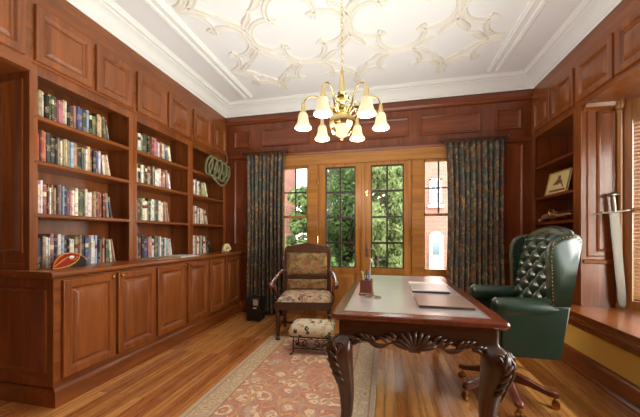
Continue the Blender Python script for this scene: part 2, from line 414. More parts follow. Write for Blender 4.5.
# crown mouldings
def crown(name, a, b, n, w0=0):
    P = [(0,0),(.012,0),(.016,.02),(.03,.028),(.045,.045),(.062,.075),(.09,.1),(.125,.112),(.13,.122),(.16,.126),(.165,.142),(.19,.16),(0,.16)]
    a = Vector(a); mm = M(); mm.prism(P, a, n, (0,0,1), Vector(b)-a); return struct(name, mm, CROWNM)
crown('trim_7', (-2.50,Y0,3.09), (-2.50,YB,3.09), Vector((1,0,0)))
crown('trim_8', (1.87,Y0,3.09), (1.87,YB,3.09), Vector((-1,0,0)))
crown('trim_9', (-2.50,4.28,3.09), (1.87,4.28,3.09), Vector((0,-1,0)))
m = M(); m.box(-2.82,-2.5,Y0,YB,3.16,ZC); m.box(1.87,2.9,Y0,YB,3.16,ZC); m.box(XL,1.9,4.275,YB,3.08,ZC); struct('trim_10', m, PLASTER)
# ceiling bands
def band(name, x, s):
    P = [(0,0),(.0,-.022),(.012,-.03),(.022,-.016),(.03,-.034),(.042,-.034),(.05,-.016),(.10,-.02),(.108,-.034),(.12,-.034),(.128,-.016),(.138,-.022),(.145,0)]
    mm = M(); mm.prism(P, (x,Y0,ZC), (s,0,0), (0,0,1), (0,3.99-Y0,0)); struct(name, mm, CROWNM)
band('trim_11', -2.035, 1); band('trim_12', 1.375, -1)
# plaster strapwork
def ribbon(mm, P, wd, ht, sc_=None, closed=False):
    pr = [(-.5,.02),(-.42,-.75),(-.30,-1),(-.12,-.6),(.12,-.6),(.30,-1),(.42,-.75),(.5,.02)]
    N = len(P); rings = []
    for i in range(N):
        a = P[i-1] if (i > 0 or closed) else P[0]; b = P[(i+1)%N] if (i < N-1 or closed) else P[-1]
        tx, ty = b[0]-a[0], b[1]-a[1]; l = math.hypot(tx,ty) or 1; nx, ny = -ty/l, tx/l; k = sc_[i] if sc_ else 1
        rings.append([(P[i][0]+nx*p*wd*k, P[i][1]+ny*p*wd*k, ZC+q*ht*(.35+.65*k)) for p, q in pr])
    mm.loft(rings, True)
m = M(); X0c, X1c, Y1c = -1.86, 1.21, 3.90
def clipruns(P, K):
    runs = []; cur = []
    for p, k in zip(P, K):
        if X0c <= p[0] <= X1c and p[1] <= Y1c and p[1] >= .3: cur.append((p, k))
        else:
            if len(cur) > 2: runs.append(cur)
            cur = []
    if len(cur) > 2: runs.append(cur)
    return runs
def addrib(P, wd, ht, K=None):
    for r in clipruns(P, K or [1]*len(P)):
        ribbon(m, [p for p, k in r], wd, ht, [k for p, k in r])
S = 1.018
for i in range(-2, 4):
    for j in range(-3, 3):
        cx, cy = -.855+S*i, 2.83+S*j
        if cx > 1.5 or cx < -2.2 or cy > 4.2: continue
        for q in range(4):
            a = q*PI/2; ca, sa = math.cos(a), math.sin(a)
            R = lambda x, y: (cx+x*ca-y*sa, cy+x*sa+y*ca)
            # lobe pointing +x : circle centre (.262,0)
            r = .225; th = math.radians(120)
            P = [R(.262+r*math.cos(th*k/16), r*math.sin(th*k/16)) for k in range(-16, 17)]
            addrib(P, .062, .017)
            # outer straps crossing between neighbours and ending in pointed leaf cusps
            for sg in (1,-1):
                hp = bez((.47,-.12*sg,0), (.56,.0*sg,0), (.545,.10*sg,0), (.48,.20*sg,0), 8)[:-1]+bez((.48,.20*sg,0), (.44,.26*sg,0),(.37,.28*sg,0),(.365,.375*sg,0), 8)
                P = [R(p.x, p.y) for p in hp]; K = [.5,.7,.8,.85,.9,.95,1,1,1.05,1.15,1.25,1.3,1.25,1.05,.8,.5,.15]
                addrib(P, .062, .019, K[:len(P)])
struct('trim_13', m, RIBM)
# small lotus boss where the chandelier hangs
m = M(); m.lathe([(.0,-.03),(.05,-.03),(.07,-.018),(.09,-.012),(.095,0)], (-.335,2.33,ZC), 24); struct('trim_14', m, PLASTER)

# ------------------------------------------------------------------ French doors and sidelights (golden oak)
YF = YB-.03
m = M()   # casings / mullions
m.box(OX0, OX1, YB-.035, YB+.12, 2.27, 2.42); m.box(OX0-.0, -1.55, YB-.02, YB+.12, 0, 2.27); m.box(.93, OX1, YB-.02, YB+.12, 0, 2.27)
m.box(-1.14, -.985, YB-.03, YB+.12, 0, 2.27); m.box(.37, .525, YB-.03, YB+.12, 0, 2.27)
m.box(OX0, OX1, YB-.045, YB-.03, 2.395, 2.425)
m.box(-.985, .37, YB+.0, YB+.12, -.0, .03)
struct('trim_15', m, GO['x'], bev=.003)
LEADM = plain('dark_muntin', lin(52,44,34), .45)
def leaf(idx, x0, x1, gx0, gx1):
    y0, y1 = YB-.005, YB+.045
    fr = M(); fr.box(x0, gx0, y0, y1, .03, 2.27); fr.box(gx1, x1, y0, y1, .03, 2.27); fr.box(gx0, gx1, y0, y1, 2.225, 2.27)
    fr.box(gx0, gx1, y0, y1, .66, .735); fr.box(gx0, gx1, y0, y1, .03, .2); fr.box(gx0, gx1, y0+.015, y1-.015, .2, .66)
    fr.panel((gx0+.03,y0+.015,.23), (1,0,0), (0,-1,0), gx1-gx0-.06, .40, [(0,0),(0,.002),(.03,.012),(.05,.012)])
    d = obj(f'door_{idx}', fr, GO['z'], bev=.004); d['kind'] = 'structure'
    mu = M(); mid = (gx0+gx1)/2
    mu.box(mid-.014, mid+.014, y0+.01, y1-.005, .735, 2.225)
    for z in (1.1, 1.475, 1.85): mu.box(gx0, gx1, y0+.012, y1-.007, z-.015, z+.015)
    for a, b in ((gx0,gx0+.018),(gx1-.018,gx1)): mu.box(a, b, y0+.008, y1-.008, .735, 2.225)
    mu.box(gx0, gx1, y0+.008, y1-.008, .735, .75); mu.box(gx0, gx1, y0+.008, y1-.008, 2.205, 2.225)
    obj('muntins', mu, LEADM, d, bev=.002)
    g = M(); g.box(gx0, gx1, y0+.022, y0+.028, .735, 2.225); obj('pane', g, GLASS, d)
    return d
d1 = leaf(1, -.983, -.31, -.87, -.42); d2 = leaf(2, -.306, .368, -.20, .262)
for d, x in ((d1,-.984),(d2,.369)):
    for z in (.35, 1.15, 2.0):
        h = M(); h.lathe([(.008,-.045),(.008,.045)], (x,YB-.036,z), 10); h.lathe([(.004,-.055),(.01,-.05),(.004,-.045)], (x,YB-.036,z), 10); h.lathe([(.004,.045),(.01,.05),(.004,.055)], (x,YB-.036,z), 10)
        obj('hinge', h, BRASS, d)
h = M(); h.box(-.275,-.235,YB-.012,YB-.004,.90,1.10); h.tube([(-.255,YB-.01,1.02),(-.255,YB-.05,1.02)], .009); h.tube([(-.255,YB-.05,1.02),(-.22,YB-.055,1.02),(-.15,YB-.05,1.015)], [.009,.009,.006]); obj('door_handle', h, STEEL, d2, bev=.002)
h = M(); h.box(-.27,-.24,YB-.012,YB-.004,1.78,1.86); h.ball((-.255,YB-.02,1.82), .012); obj('latch', h, BRASS, d2)
m = M(); m.box(-.335,-.285,YB-.022,YB-.004,.03,2.26); obj('astragal', m, GO['z'], d1, bev=.005)
def sidelight(idx, x0, x1, mx_):
    y0, y1 = YB+.01, YB+.06; z1 = 2.235
    fr = M()
    fr.box(x0, x0+.025, y0, y1, .7, 2.27); fr.box(x1-.025, x1, y0, y1, .7, 2.27); fr.box(x0, x1, y0, y1, z1, 2.27); fr.box(x0, x1, y0, y1, 1.475, 1.515); fr.box(x0, x1, y0, y1, .62, .735)
    fr.box(x0, x1, y0, y1, 0, .62)
    fr.panel((x0+.05,y0,.14), (1,0,0), (0,-1,0), x1-x0-.1, .42, [(0,0),(0,.004),(.03,.012),(.05,.012)])
    w = obj(f'window_{idx}', fr, GO['z'], bev=.003); w['kind'] = 'structure'
    mu = M(); mu.box(mx_-.009, mx_+.009, y0+.012, y1-.01, 1.51, z1); mu.box(x0+.02, x1-.02, y0+.012, y1-.01, 1.86, 1.878)
    obj('muntins', mu, LEADM, w, bev=.002)
    g = M(); g.box(x0+.02, x1-.02, y0+.022, y0+.027, .735, z1); obj('pane', g, GLASS, w)
sidelight(1, -1.552, -1.138, -1.345); sidelight(2, .523, .932, .728)

# ------------------------------------------------------------------ left built-ins
DL = [(0,-.001),(0,.022),(.004,.027),(.052,.027),(.056,.024),(.060,.014),(.068,.008),(.076,.006),(.080,.010),(.102,.024),(.107,.0255)]
def door_part(root, x, y0, y1, z0, z1, nx=1, wd=W, knob=None, rev=False):
    d = M(); d.panel((x,y0,z0), (0,1,0), (nx,0,0), y1-y0, z1-z0, DL)
    o = obj('door', d, wd['z'], root, bev=.0015)
    if knob is not None:
        k = M(); kx = x+nx*.024
        k.lathe([(.006,0),(.006,.012),(.014,.018),(.014,.024),(.006,.028)], (0,0,0), 12)
        k.v = [(kx+nx*z, knob[0]+a, knob[1]+b) for a, b, z in k.v]
        obj('knob', k, DBRASS, o)
    return o
bays = [(1.632,2.527,'nearest'),(2.527,3.44,'middle'),(3.44,4.318,'farthest')]
bdoors = [((1.644,2.058),(2.085,2.505)),((2.535,2.965),(3.005,3.405)),((3.446,3.80),(3.84,4.235))]
udoors = [((1.645,2.075),(2.11,2.495)),((2.55,2.965),(3.0,3.41)),((3.465,3.88),(3.925,4.285))]
XF, XB = -2.52, -2.815
for i, ((y0, y1, nm), bd, ud) in enumerate(zip(bays, bdoors, udoors)):
    by0 = y0 if i else 1.597; by1 = y1 if i < 2 else 4.30
    base = thing('base_cabinet', f'low cherry two-door cabinet under the {nm} bookcase bay on the left wall', 'cabinet', (-2.5,(by0+by1)/2,0), group='base cabinets along the left wall')
    b = M(); b.box(-2.80, -2.262, by0, by1, .13, .905); b.box(-2.262, -2.25, by0, by1, .135, .90); obj('body', b, W['y'], base)
    b = M(); b.prism([(-2.80,0),(-2.235,0),(-2.235,.10),(-2.245,.125),(-2.258,.14),(-2.80,.14)], (0,by0,0), (1,0,0), (0,0,1), (0,by1-by0,0)); obj('plinth', b, W['y'], base)
    for k, (a, c) in enumerate(bd):
        kp = (c-.03, .86) if k == 0 else (a+.03,.86)
        door_part(base, -2.25, a, c, .19, .885, knob=kp)
    if i == 0:
        e = M(); e.panel((-2.80,1.597,.14), (1,0,0), (0,-1,0), .55, .76, [(0,-.001),(0,.003),(.06,.003),(.065,-.001)]); e.panel((-2.77,1.598,.24), (1,0,0), (0,-1,0), .46, .58, [(0,0),(0,.010),(.012,.014),(.03,.003)]); obj('end_panel', e, W['z'], base)
    bc = thing('bookcase', f'open cherry bookcase bay with three shelves, {nm} of the three on the left wall', 'bookcase', (-2.67,(y0+y1)/2,.955), group='bookcase bays on the left wall')
    oy0 = y0+.05; oy1 = y1-.045
    if i == 2: oy1 = y1-.07
    b = M(); b.box(XB, XB+.012, y0, y1, .95, 2.47); obj('back_panel', b, W['z'], bc)
    for a, c in ((y0, oy0-.02), (oy1+.02, y1)):
        b = M(); b.box(XB+.012, XF-.02, a, c, .95, 2.47); obj('side_panel', b, W['z'], bc)
    b = M(); b.box(XF-.02, XF, y0, oy0, .95, 2.47); b.box(XF-.02, XF, oy1, y1, .95, 2.47); b.box(XF-.02, XF, oy0, oy1, 2.395, 2.47); obj('face_frame', b, W['z'], bc, bev=.0015)
    for z in (1.37, 1.765, 2.10):
        b = M(); b.prism([(XB+.012,z-.032),(XF-.004,z-.032),(XF+.004,z-.024),(XF+.004,z-.008),(XF-.004,z),(XB+.012,z)], (0,oy0-.02,0), (1,0,0), (0,0,1), (0,oy1-oy0+.04,0)); obj('shelf', b, W['y'], bc)
    if i == 0:
        e = M(); e.panel((XB,1.632,.95), (1,0,0), (0,-1,0), XF-XB, 1.52, [(0,-.001),(0,.003),(.045,.003),(.05,-.001)])
        e.panel((XB+.03,1.63,1.08), (1,0,0), (0,-1,0), .205, 1.27, [(0,0),(0,.010),(.012,.014),(.03,.003)]); obj('end_panel', e, W['z'], bc)
    uc = thing('wall_cabinet', f'high cherry two-door cabinet above the {nm} bookcase bay on the left wall', 'cabinet', (-2.67,(y0+y1)/2,2.47), group='high cabinets over the left bookcases')
    b = M(); b.box(XB, XF+.015, y0, y1, 2.47, 3.12); obj('body', b, W['y'], uc)
    for k, (a, c) in enumerate(ud): door_part(uc, XF+.015, a, c, 2.485, 2.895)
# bridging cabinet toward the viewer
uc = thing('wall_cabinet', 'high cherry cabinet bridging the dark opening at the near end of the left wall', 'cabinet', (-2.67,1.1,2.40), group='high cabinets over the left bookcases')
b = M(); b.box(XB-.4, XF+.015, .3, 1.632, 2.40, 3.12); obj('body', b, W['y'], uc)
door_part(uc, XF+.015, 1.13, 1.585, 2.485, 2.895); door_part(uc, XF+.015, .65, 1.09, 2.485, 2.895)
m = M(); m.prism([(-2.82,.905),(-2.245,.905),(-2.225,.915),(-2.222,.93),(-2.23,.945),(-2.245,.95),(-2.82,.95)], (0,1.57,0), (1,0,0), (0,0,1), (0,YB-.005-1.57,0))
tag(obj('countertop', m, W['y']), 'long polished cherry counter running along the top of the left base cabinets', 'countertop')

# ------------------------------------------------------------------ books
C = dict(black=(34,30,30), white=(240,234,220), cream=(234,216,176), tan=(190,150,98), green=(74,92,64), lime=(150,168,84), red=(170,58,46), darkred=(118,32,32), orange=(220,92,42), navy=(40,46,76), blue=(70,88,146), grey=(132,130,122), brown=(98,64,42), olive=(112,108,62), yellow=(216,186,92), pink=(206,120,124), skyblue=(146,176,200), mauve=(120,70,110), charcoal=(64,60,58))
W_N = dict(navy='navy blue', darkred='dark red', skyblue='pale blue', lime='lime green')
rows = {
 (0,3): 'black tan tan white black green green brown pink pink yellow cream black brown pink blue blue green skyblue black olive black yellow cream olive grey',
 (0,2): 'darkred orange red orange charcoal charcoal black grey cream tan yellow grey skyblue tan brown black green white yellow red navy blue white charcoal cream cream',
 (0,1): 'grey cream cream white red darkred white olive tan brown grey skyblue navy mauve pink white white green green charcoal cream white white tan brown red red darkred grey navy',
 (0,0): 'skyblue navy tan white cream pink navy white skyblue navy black white white tan darkred tan navy blue grey white cream skyblue charcoal grey pink olive green cream tan',
 (1,3): 'black tan green white lime green green black brown red pink pink white red cream skyblue grey white',
 (1,2): 'white cream white black white olive black tan black grey brown white white cream pink tan pink white',
 (1,1): 'white grey white brown olive cream white tan charcoal white white grey green white white cream tan tan',
 (1,0): 'grey yellow navy darkred navy blue black pink tan white olive green skyblue white grey green white skyblue cream white',
 (2,2): 'tan cream yellow tan white olive white cream olive yellow yellow white',
 (2,1): 'red pink cream tan white brown white red red white cream pink cream',
 (2,0): 'orange tan cream white tan pink white white grey cream brown white cream green black'}
rowend = {(0,3):2.36,(0,2):2.37,(0,1):2.40,(0,0):2.41,(1,3):3.20,(1,2):3.19,(1,1):3.16,(1,0):3.19,(2,2):3.99,(2,1):3.99,(2,0):4.02}
rowname = {3:'top',2:'second',1:'third',0:'bottom'}
zs = {0:.951,1:1.371,2:1.766,3:2.101}
ordn = 'first second third fourth fifth sixth seventh eighth ninth tenth eleventh twelfth thirteenth fourteenth fifteenth sixteenth seventeenth eighteenth nineteenth twentieth twenty-first twenty-second twenty-third twenty-fourth twenty-fifth twenty-sixth twenty-seventh twenty-eighth twenty-ninth thirtieth'.split()
def book_mesh(w, h, dp):
    b = M(); t_ = .0025
    pr = [(-dp,-w/2),(-.006,-w/2),(-.001,-w*.3),(0,0),(-.001,w*.3),(-.006,w/2),(-dp,w/2),(-dp,w/2-t_),(-.012,w/2-t_),(-.012,-w/2+t_),(-dp,-w/2+t_)]
    b.prism(pr, (0,0,0), (1,0,0), (0,1,0), (0,0,h))
    b.box(-dp+.004, -.011, -w/2+t_*.9, w/2-t_*.9, .003, h-.004, 1)
    return b
def desat(c, k=.38):
    g = sum(c)/3; return tuple(x*(1-k)+g*k for x in c)
def jitter(c, k=.16):
    return tuple(max(0, min(1, x*(1+random.uniform(-k,k)))) for x in c)
for (bi, ri), s in rows.items():
    names = s.split(); y = bays[bi][0]+.056; ye = rowend[(bi,ri)]; nlean = 2 if bi != 2 else 3
    ws = [random.uniform(.7,1.35) for _ in names]; lean = .035*nlean; tot = sum(ws); k = (ye-y-lean-.0006*len(ws))/tot
    hmax = {3:.235,2:.25,1:.26,0:.27}[ri]
    hb = hmax*random.uniform(.92,.96); prev_h = None
    for q, (cn, wv_) in enumerate(zip(names, ws)):
        w = wv_*k; h = min(hmax, hb*random.uniform(.88,1.08))*(1-.08*(q/len(names))); dp = random.uniform(.13,.17)
        th = 0
        if q >= len(names)-nlean: th = math.radians(5+5*(q-(len(names)-nlean))+(3 if bi==2 else 0))
        col = jitter(desat(lin(*C[cn])))
        o = obj('book', book_mesh(w, h, dp), [BOOK, PAPER], local=True, color=col, sharp=40)
        x = -2.575-random.uniform(0,.022) if ri else -2.56-random.uniform(0,.02)
        if th:
            th = max(th, 0)
            if q == len(names)-nlean: prev_top = (y, prev_h)
            # rest the book's lower-left edge against the previous one
            off = min(prev_h, h)*math.sin(th) if q == len(names)-nlean else max(.004, min(prev_h, h)*(math.tan(th)-math.tan(pth)))
            yb = y+off; cy = yb+w/2*math.cos(th); cz = zs[ri]+w/2*math.sin(th)
            o.location = (x, cy, cz); o.rotation_euler = (th,0,0)
            # pivot on lower edge: shift so lowest corner touches shelf
            y = yb+w/math.cos(th)+.0006; pth = th
        else:
            o.location = (x, y+w/2, zs[ri]); y += w+.0006
        prev_h = h
        szw = 'leaning ' if th else ''
        lab = f"{szw}{W_N.get(cn,cn)} book, {ordn[q]} from the left, {rowname[ri]} row of {bays[bi][2]} bookcase bay"
        tag(o, lab, 'book', f'books on the {rowname[ri]} row of the {bays[bi][2]} bookcase bay')
# books lying flat at the front of the middle bay counter
def flat(name, x0, x1, y0, y1, z0, z1, colr, label, cat='book', rot=0):
    w, d, h = x1-x0, y1-y0, z1-z0; b = M(); t_ = .002
    b.box(-w/2,w/2,-d/2,d/2,0,t_); b.box(-w/2,w/2,-d/2,d/2,h-t_,h); b.box(w/2-.003,w/2,-d/2,d/2,t_,h-t_); b.box(-w/2+.004,w/2-.003,-d/2+.004,d/2-.004,t_,h-t_,1)
    o = obj(name, b, [BOOK if cat == 'book' else colr, PAPER], local=True, color=lin(*colr) if cat == 'book' else None); o.location = ((x0+x1)/2,(y0+y1)/2,z0); o.rotation_euler.z = rot
    return tag(o, label, cat)
flat('book', -2.50,-2.28, 2.60,2.92, .951,.968, (150,124,92), 'thin tan book lying flat on the counter before the middle bookcase bay')
flat('book', -2.50,-2.27, 2.935,3.26, .951,.962, (238,236,232), 'white book lying flat on the counter at right end of the middle bay')
flat('book', -2.47,-2.29, 2.95,3.20, .963,.972, (200,214,206), 'pale green booklet lying on top of the flat white book', rot=.08)

# painted carved ornament on the left counter
def ornament():
    root = thing('painted_ornament', 'red and black painted leaf-shaped ornament with gold outline on the left counter', 'ornament', (-2.42,1.83,.951), (0,0,0))
    REDL = plain('red_lacquer', lin(150,34,22), .3, 0, .4, .2); BLK = plain('black_lacquer', lin(26,22,22), .3, 0, .4); GOLD = plain('gold_paint', lin(222,170,70), .35, .6)
    # coordinates (a along Y, b up)
    out = [(-.125,.004),(-.115,.05),(-.085,.09),(-.045,.112),(0,.118),(.035,.112),(.075,.10),(.06,.06),(.03,.035),(-.01,.016),(-.06,.006)]
    b = M(); b.prism(out, (.012,0,0), (0,1,0), (0,0,1), (-.03,0,0)); obj('red_body', b, REDL, root, local=True, bev=.004)
    b = M(); b.prism([(.04,.105),(.075,.10),(.10,.085),(.13,.05),(.135,.004),(-.03,.003),(-.01,.016),(.03,.035),(.06,.06)], (.008,0,0), (0,1,0), (0,0,1), (-.04,0,0)); obj('black_tail', b, BLK, root, local=True, bev=.004)
    b = M(); b.tube([(.012,p,q) for p, q in out], .0045, 6, closed=True); b.tube([(.014,-.115,.02),(.014,-.05,.07),(.014,-.02,.085)], .004, 6); b.tube([(.014,-.02,.085),(.014,0,.062),(.014,.035,.062),(.014,.05,.085)], .0035, 6); b.tube([(.01,.075,.1),(.01,.105,.08),(.01,.13,.05)], .0035, 6)
    obj('gold_outline', b, GOLD, root, local=True)
    b = M(); b.ball((.014,.008,.083), .006, .02, .012); obj('eye', b, WHITEP, root, local=True)
ornament()
# pale fossil / coral on the counter
root = thing('coral', 'pale cream knobbly coral arch on the counter below the farthest bookcase bay', 'ornament', (-2.33,4.02,.951))
CORAL = plain('coral', lin(224,208,160), .7, nz=.25, scale=60, bstr=.5)
b = M(); pts = [(0,-.085+.17*t,.0+.03) for t in (0,)]
arc = [(.0, -.075*math.cos(PI*t/10), .03+.075*math.sin(PI*t/10)) for t in range(11)]
b.tube(arc, [.03+.006*math.sin(t*2.3) for t in range(11)], 10)
for k in range(26):
    t = random.uniform(0,PI); b.ball((random.uniform(-.025,.03), -.075*math.cos(t)+random.uniform(-.02,.02), max(.012,.03+.075*math.sin(t)+random.uniform(-.02,.025))), random.uniform(.009,.016), n=8, k=5)
b.ball((.0,.01,.03), .03,.05,.028); obj('coral_body', b, CORAL, root, local=True)
# coil of pale green rope hanging from the high cabinet
root = thing('coiled_wreath', 'loops of pale green twisted cord hanging from the farthest high cabinet door', 'wreath', (-2.44,3.98,2.15))
GRN = plain('green_cord', lin(112,110,76), .75, nz=.35, scale=40, bstr=.4)
b = M()
for k, (dy, r1, r2, dz, dx) in enumerate([(-.24,.065,.125,.06,.0),(-.17,.07,.13,.05,.02),(-.08,.075,.13,.03,.045),(.06,.075,.13,.02,.03),(.13,.07,.135,.03,.0),(.19,.06,.125,.01,.02)]):
    ph = random.uniform(0,1); P = []
    for q in range(26):
        a = 2*PI*q/26; rr = 1+.04*math.sin(5*a+ph*6)
        P.append((dx+.03*math.sin(a+ph), dy+r1*rr*math.cos(a)*1.0, dz+r2*rr*math.sin(a)))
    b.tube(P, .015, 7, closed=True)
    P2 = [(p[0]+.012*math.cos(q*1.3), p[1]+.012*math.sin(q*1.3), p[2]+.01*math.cos(q*1.1)) for q, p in enumerate(P)]; b.tube(P2, .009, 6, closed=True)
obj('cord_loops', b, GRN, root, local=True)
b = M(); b.tube(crom([(.02,.16,-.12),(.03,.1,-.17),(.035,0,-.19),(.03,-.1,-.15),(.0,-.2,-.07)]), .016, 8)
b.tube(crom([(.01,.20,.34),(.02,.215,.25),(.01,.20,.15),(.02,.24,.05),(.02,.22,-.08)]), [.006]*8+[.012]*17, 8); obj('binding', b, GRN, root, local=True)
b = M(); b.tube([(-.055,.20,.34),(.0,.20,.345),(.02,.20,.36)], .005, 6); obj('hook', b, DBRASS, root, local=True)

# ------------------------------------------------------------------ right built-ins
XRF = 1.87
rb = thing('built_in_bookcase', 'dark cherry open bookcase built in at the back end of the right wall', 'bookcase', (2.05,3.88,.52))
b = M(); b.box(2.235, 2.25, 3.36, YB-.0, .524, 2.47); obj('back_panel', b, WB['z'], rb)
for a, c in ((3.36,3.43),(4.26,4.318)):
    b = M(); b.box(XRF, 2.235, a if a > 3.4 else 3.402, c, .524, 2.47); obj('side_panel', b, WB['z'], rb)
b = M(); b.box(XRF-.014, XRF, 3.33, 3.45, .524, 2.47); b.box(XRF-.014, XRF, 4.235, 4.318, .524, 2.47); b.box(XRF-.014, XRF, 3.45, 4.235, 2.44, 2.47); b.box(XRF-.022,XRF-.014,4.25,4.29,.524,2.47); obj('face_frame', b, W['z'], rb, bev=.0015)
for z in (.93, 1.37, 1.68, 2.07):
    b = M(); b.box(XRF+.004, 2.235, 3.43, 4.26, z-.03, z); obj('shelf', b, WB['y'], rb, bev=.002)
rd = [((3.86,4.24),(3.425,3.835)),((2.90,3.375),(2.40,2.87)),((1.90,2.37),(1.40,1.87))]
for (a1, a2), (y0, y1), nm in zip(rd, ((3.40,4.318),(2.385,3.40),(1.38,2.385)), ('above the right-hand open bookcase in the far corner','over the window seat beside the right bookcase','over the near part of the window seat')):
    uc = thing('wall_cabinet', f'high cherry two-door cabinet {nm}', 'cabinet', (2.05,(y0+y1)/2,2.47), group='high cabinets on the right wall')
    b = M(); b.box(XRF-.012, 2.24 if y0 > 3.3 else 2.88, y0, y1, 2.492 if y0 < 3.3 else 2.472, 3.12)
    if y0 < 3.3: b.box(XRF-.012, XRF-.0005, y0, y1, 2.455, 2.492)
    obj('body', b, W['y'], uc)
    for a, c in (a1, a2):
        d = M(); d.panel((XRF-.012,c,2.51), (0,-1,0), (-1,0,0), c-a, .375, DL); obj('door', d, W['z'], uc, bev=.0015)
# window seat
ws = thing('built_in_bench', 'long built-in cherry window seat with yellow front panel along the right wall', 'window seat', (1.95,2.4,0))
b = M(); b.prism([(1.655,4.318),(2.24,4.318),(2.24,3.335),(2.15,3.325),(2.735,2.72),(2.735,.92),(2.15,.33),(1.655,.33)], (0,0,.495), (1,0,0), (0,1,0), (0,0,.026)); obj('seat_board', b, W['y'], ws, bev=.006)
b = M(); b.prism([(1.69,.40),(1.685,.42),(1.66,.44),(1.662,.455),(1.672,.465),(1.664,.48),(1.664,.494),(1.75,.494),(1.75,.40)], (0,.35,0), (1,0,0), (0,0,1), (0,3.96,0)); obj('seat_moulding', b, W['y'], ws)
b = M(); b.box(1.705, 2.7, 2.30+.0, 4.31, .02, .40) if False else b.box(1.705, 2.2, .35, 4.31, .02, .40); obj('yellow_panel', b, YEL, ws)
b = M()
for y in (2.27, .9): b.box(1.688, 1.705, y, y+.12, .02, .40)
b.box(1.69, 1.705, .35, 4.31, .375, .40); obj('stile', b, W['z'], ws, bev=.002)
b = M(); b.prism([(1.705,0),(1.655,0),(1.655,.018),(1.665,.03),(1.672,.035),(1.672,.135),(1.682,.15),(1.69,.16),(1.705,.165)], (0,.35,0), (1,0,0), (0,0,1), (0,3.96,0)); obj('base_moulding', b, W['y'], ws)

# sword standing against the panel
def sword():
    tip = Vector((2.15,3.262,.5215)); g = Vector((2.092,3.278,1.425)); u = (g-tip).normalized()
    root = thing('sword', 'steel broadsword with straight crossguard standing point down on the window seat', 'sword', tip)
    sd = Vector((1,0,0)); sd = (sd-u*sd.dot(u)).normalized(); n = u.cross(sd)
    b = M(); rings = []
    for s, w in ((0,.004),(.015,.018),(.04,.029),(.1,.034),(.5,.037),(.906,.042)):
        c = tip+u*s; rings.append([c-sd*w, c-sd*w*.35+n*.0035, c+n*.0018, c+sd*w*.35+n*.0035, c+sd*w, c+sd*w*.35-n*.0035, c-n*.0018, c-sd*w*.35-n*.0035])
    b.loft(rings); obj('blade', b, plain('blade_steel', lin(104,98,90), .42, 1.0), root, sharp=20)
    b = M(); b.tube([g-sd*.16-u*.012, g-sd*.08-u*.002, g, g+sd*.08+u*.002, g+sd*.165+u*.012], [.006,.008,.011,.008,.006], 8); obj('crossguard', b, STEEL, root)
    b = M(); b.tube([g, g+u*.03, g+u*.08, g+u*.13, g+u*.15], [.022,.026,.028,.025,.020], 10, flat=.55); obj('grip', b, STEEL, root)
    b = M(); P = [(.012,0),(.048,.004),(.052,.014),(.03,.028),(.01,.034)]
    b.loft([[g+u*(.15+z)+(sd*math.cos(2*PI*j/14)+n*.5*math.sin(2*PI*j/14))*r*1.05 for j in range(14)] for r, z in P]); obj('pommel', b, STEEL, root)
sword()
# framed picture leaning on right shelf
pc = thing('framed_picture', 'gold-edged picture of a figure leaning on the middle shelf at right', 'picture', (1.98,3.88,1.681), (0,0,0))
CANV = plain('picture_ground', lin(222,200,140), .5, nz=.15, scale=10); GOLDF = plain('gilt_frame', lin(200,160,90), .4, .5)
INK = plain('picture_ink', lin(132,84,60), .6, nz=.3, scale=50)
th = .22; pu = Vector((-.10,1,0)).normalized(); pv = Vector((math.sin(th),0,math.cos(th))); pv = (pv-pu*pv.dot(pu)).normalized(); pn = pu.cross(pv)
if pn.x > 0: pn = -pn
o0 = Vector((1.93,3.71,1.683))
def pl(a, b_): return o0+pu*a+pv*b_
b = M(); b.prism([(0,0),(.36,0),(.36,.27),(0,.27)], o0, pu, pv, -pn*.012); obj('canvas', b, CANV, pc)
b = M()
for P in ([(0,0),(.36,0),(.36,.012),(0,.012)], [(0,.258),(.36,.258),(.36,.27),(0,.27)], [(0,.012),(.012,.012),(.012,.258),(0,.258)], [(.348,.012),(.36,.012),(.36,.258),(.348,.258)]): b.prism(P, o0, pu, pv, pn*.008)
obj('frame', b, GOLDF, pc)
b = M()
def blob(a, c, ra, rb): b.prism([(a+ra*math.cos(k*PI/6), c+rb*math.sin(k*PI/6)) for k in range(12)], o0, pu, pv, pn*.002)
blob(.17,.19,.026,.030); blob(.185,.14,.042,.032); blob(.13,.135,.022,.02); blob(.23,.125,.02,.015)
b.prism([(.04,.03),(.30,.03),(.30,.055),(.04,.055)], o0, pu, pv, pn*.002)
b.prism([(.07,.075),(.16,.20),(.172,.195),(.085,.07)], o0, pu, pv, pn*.0025); obj('figure', b, INK, pc)
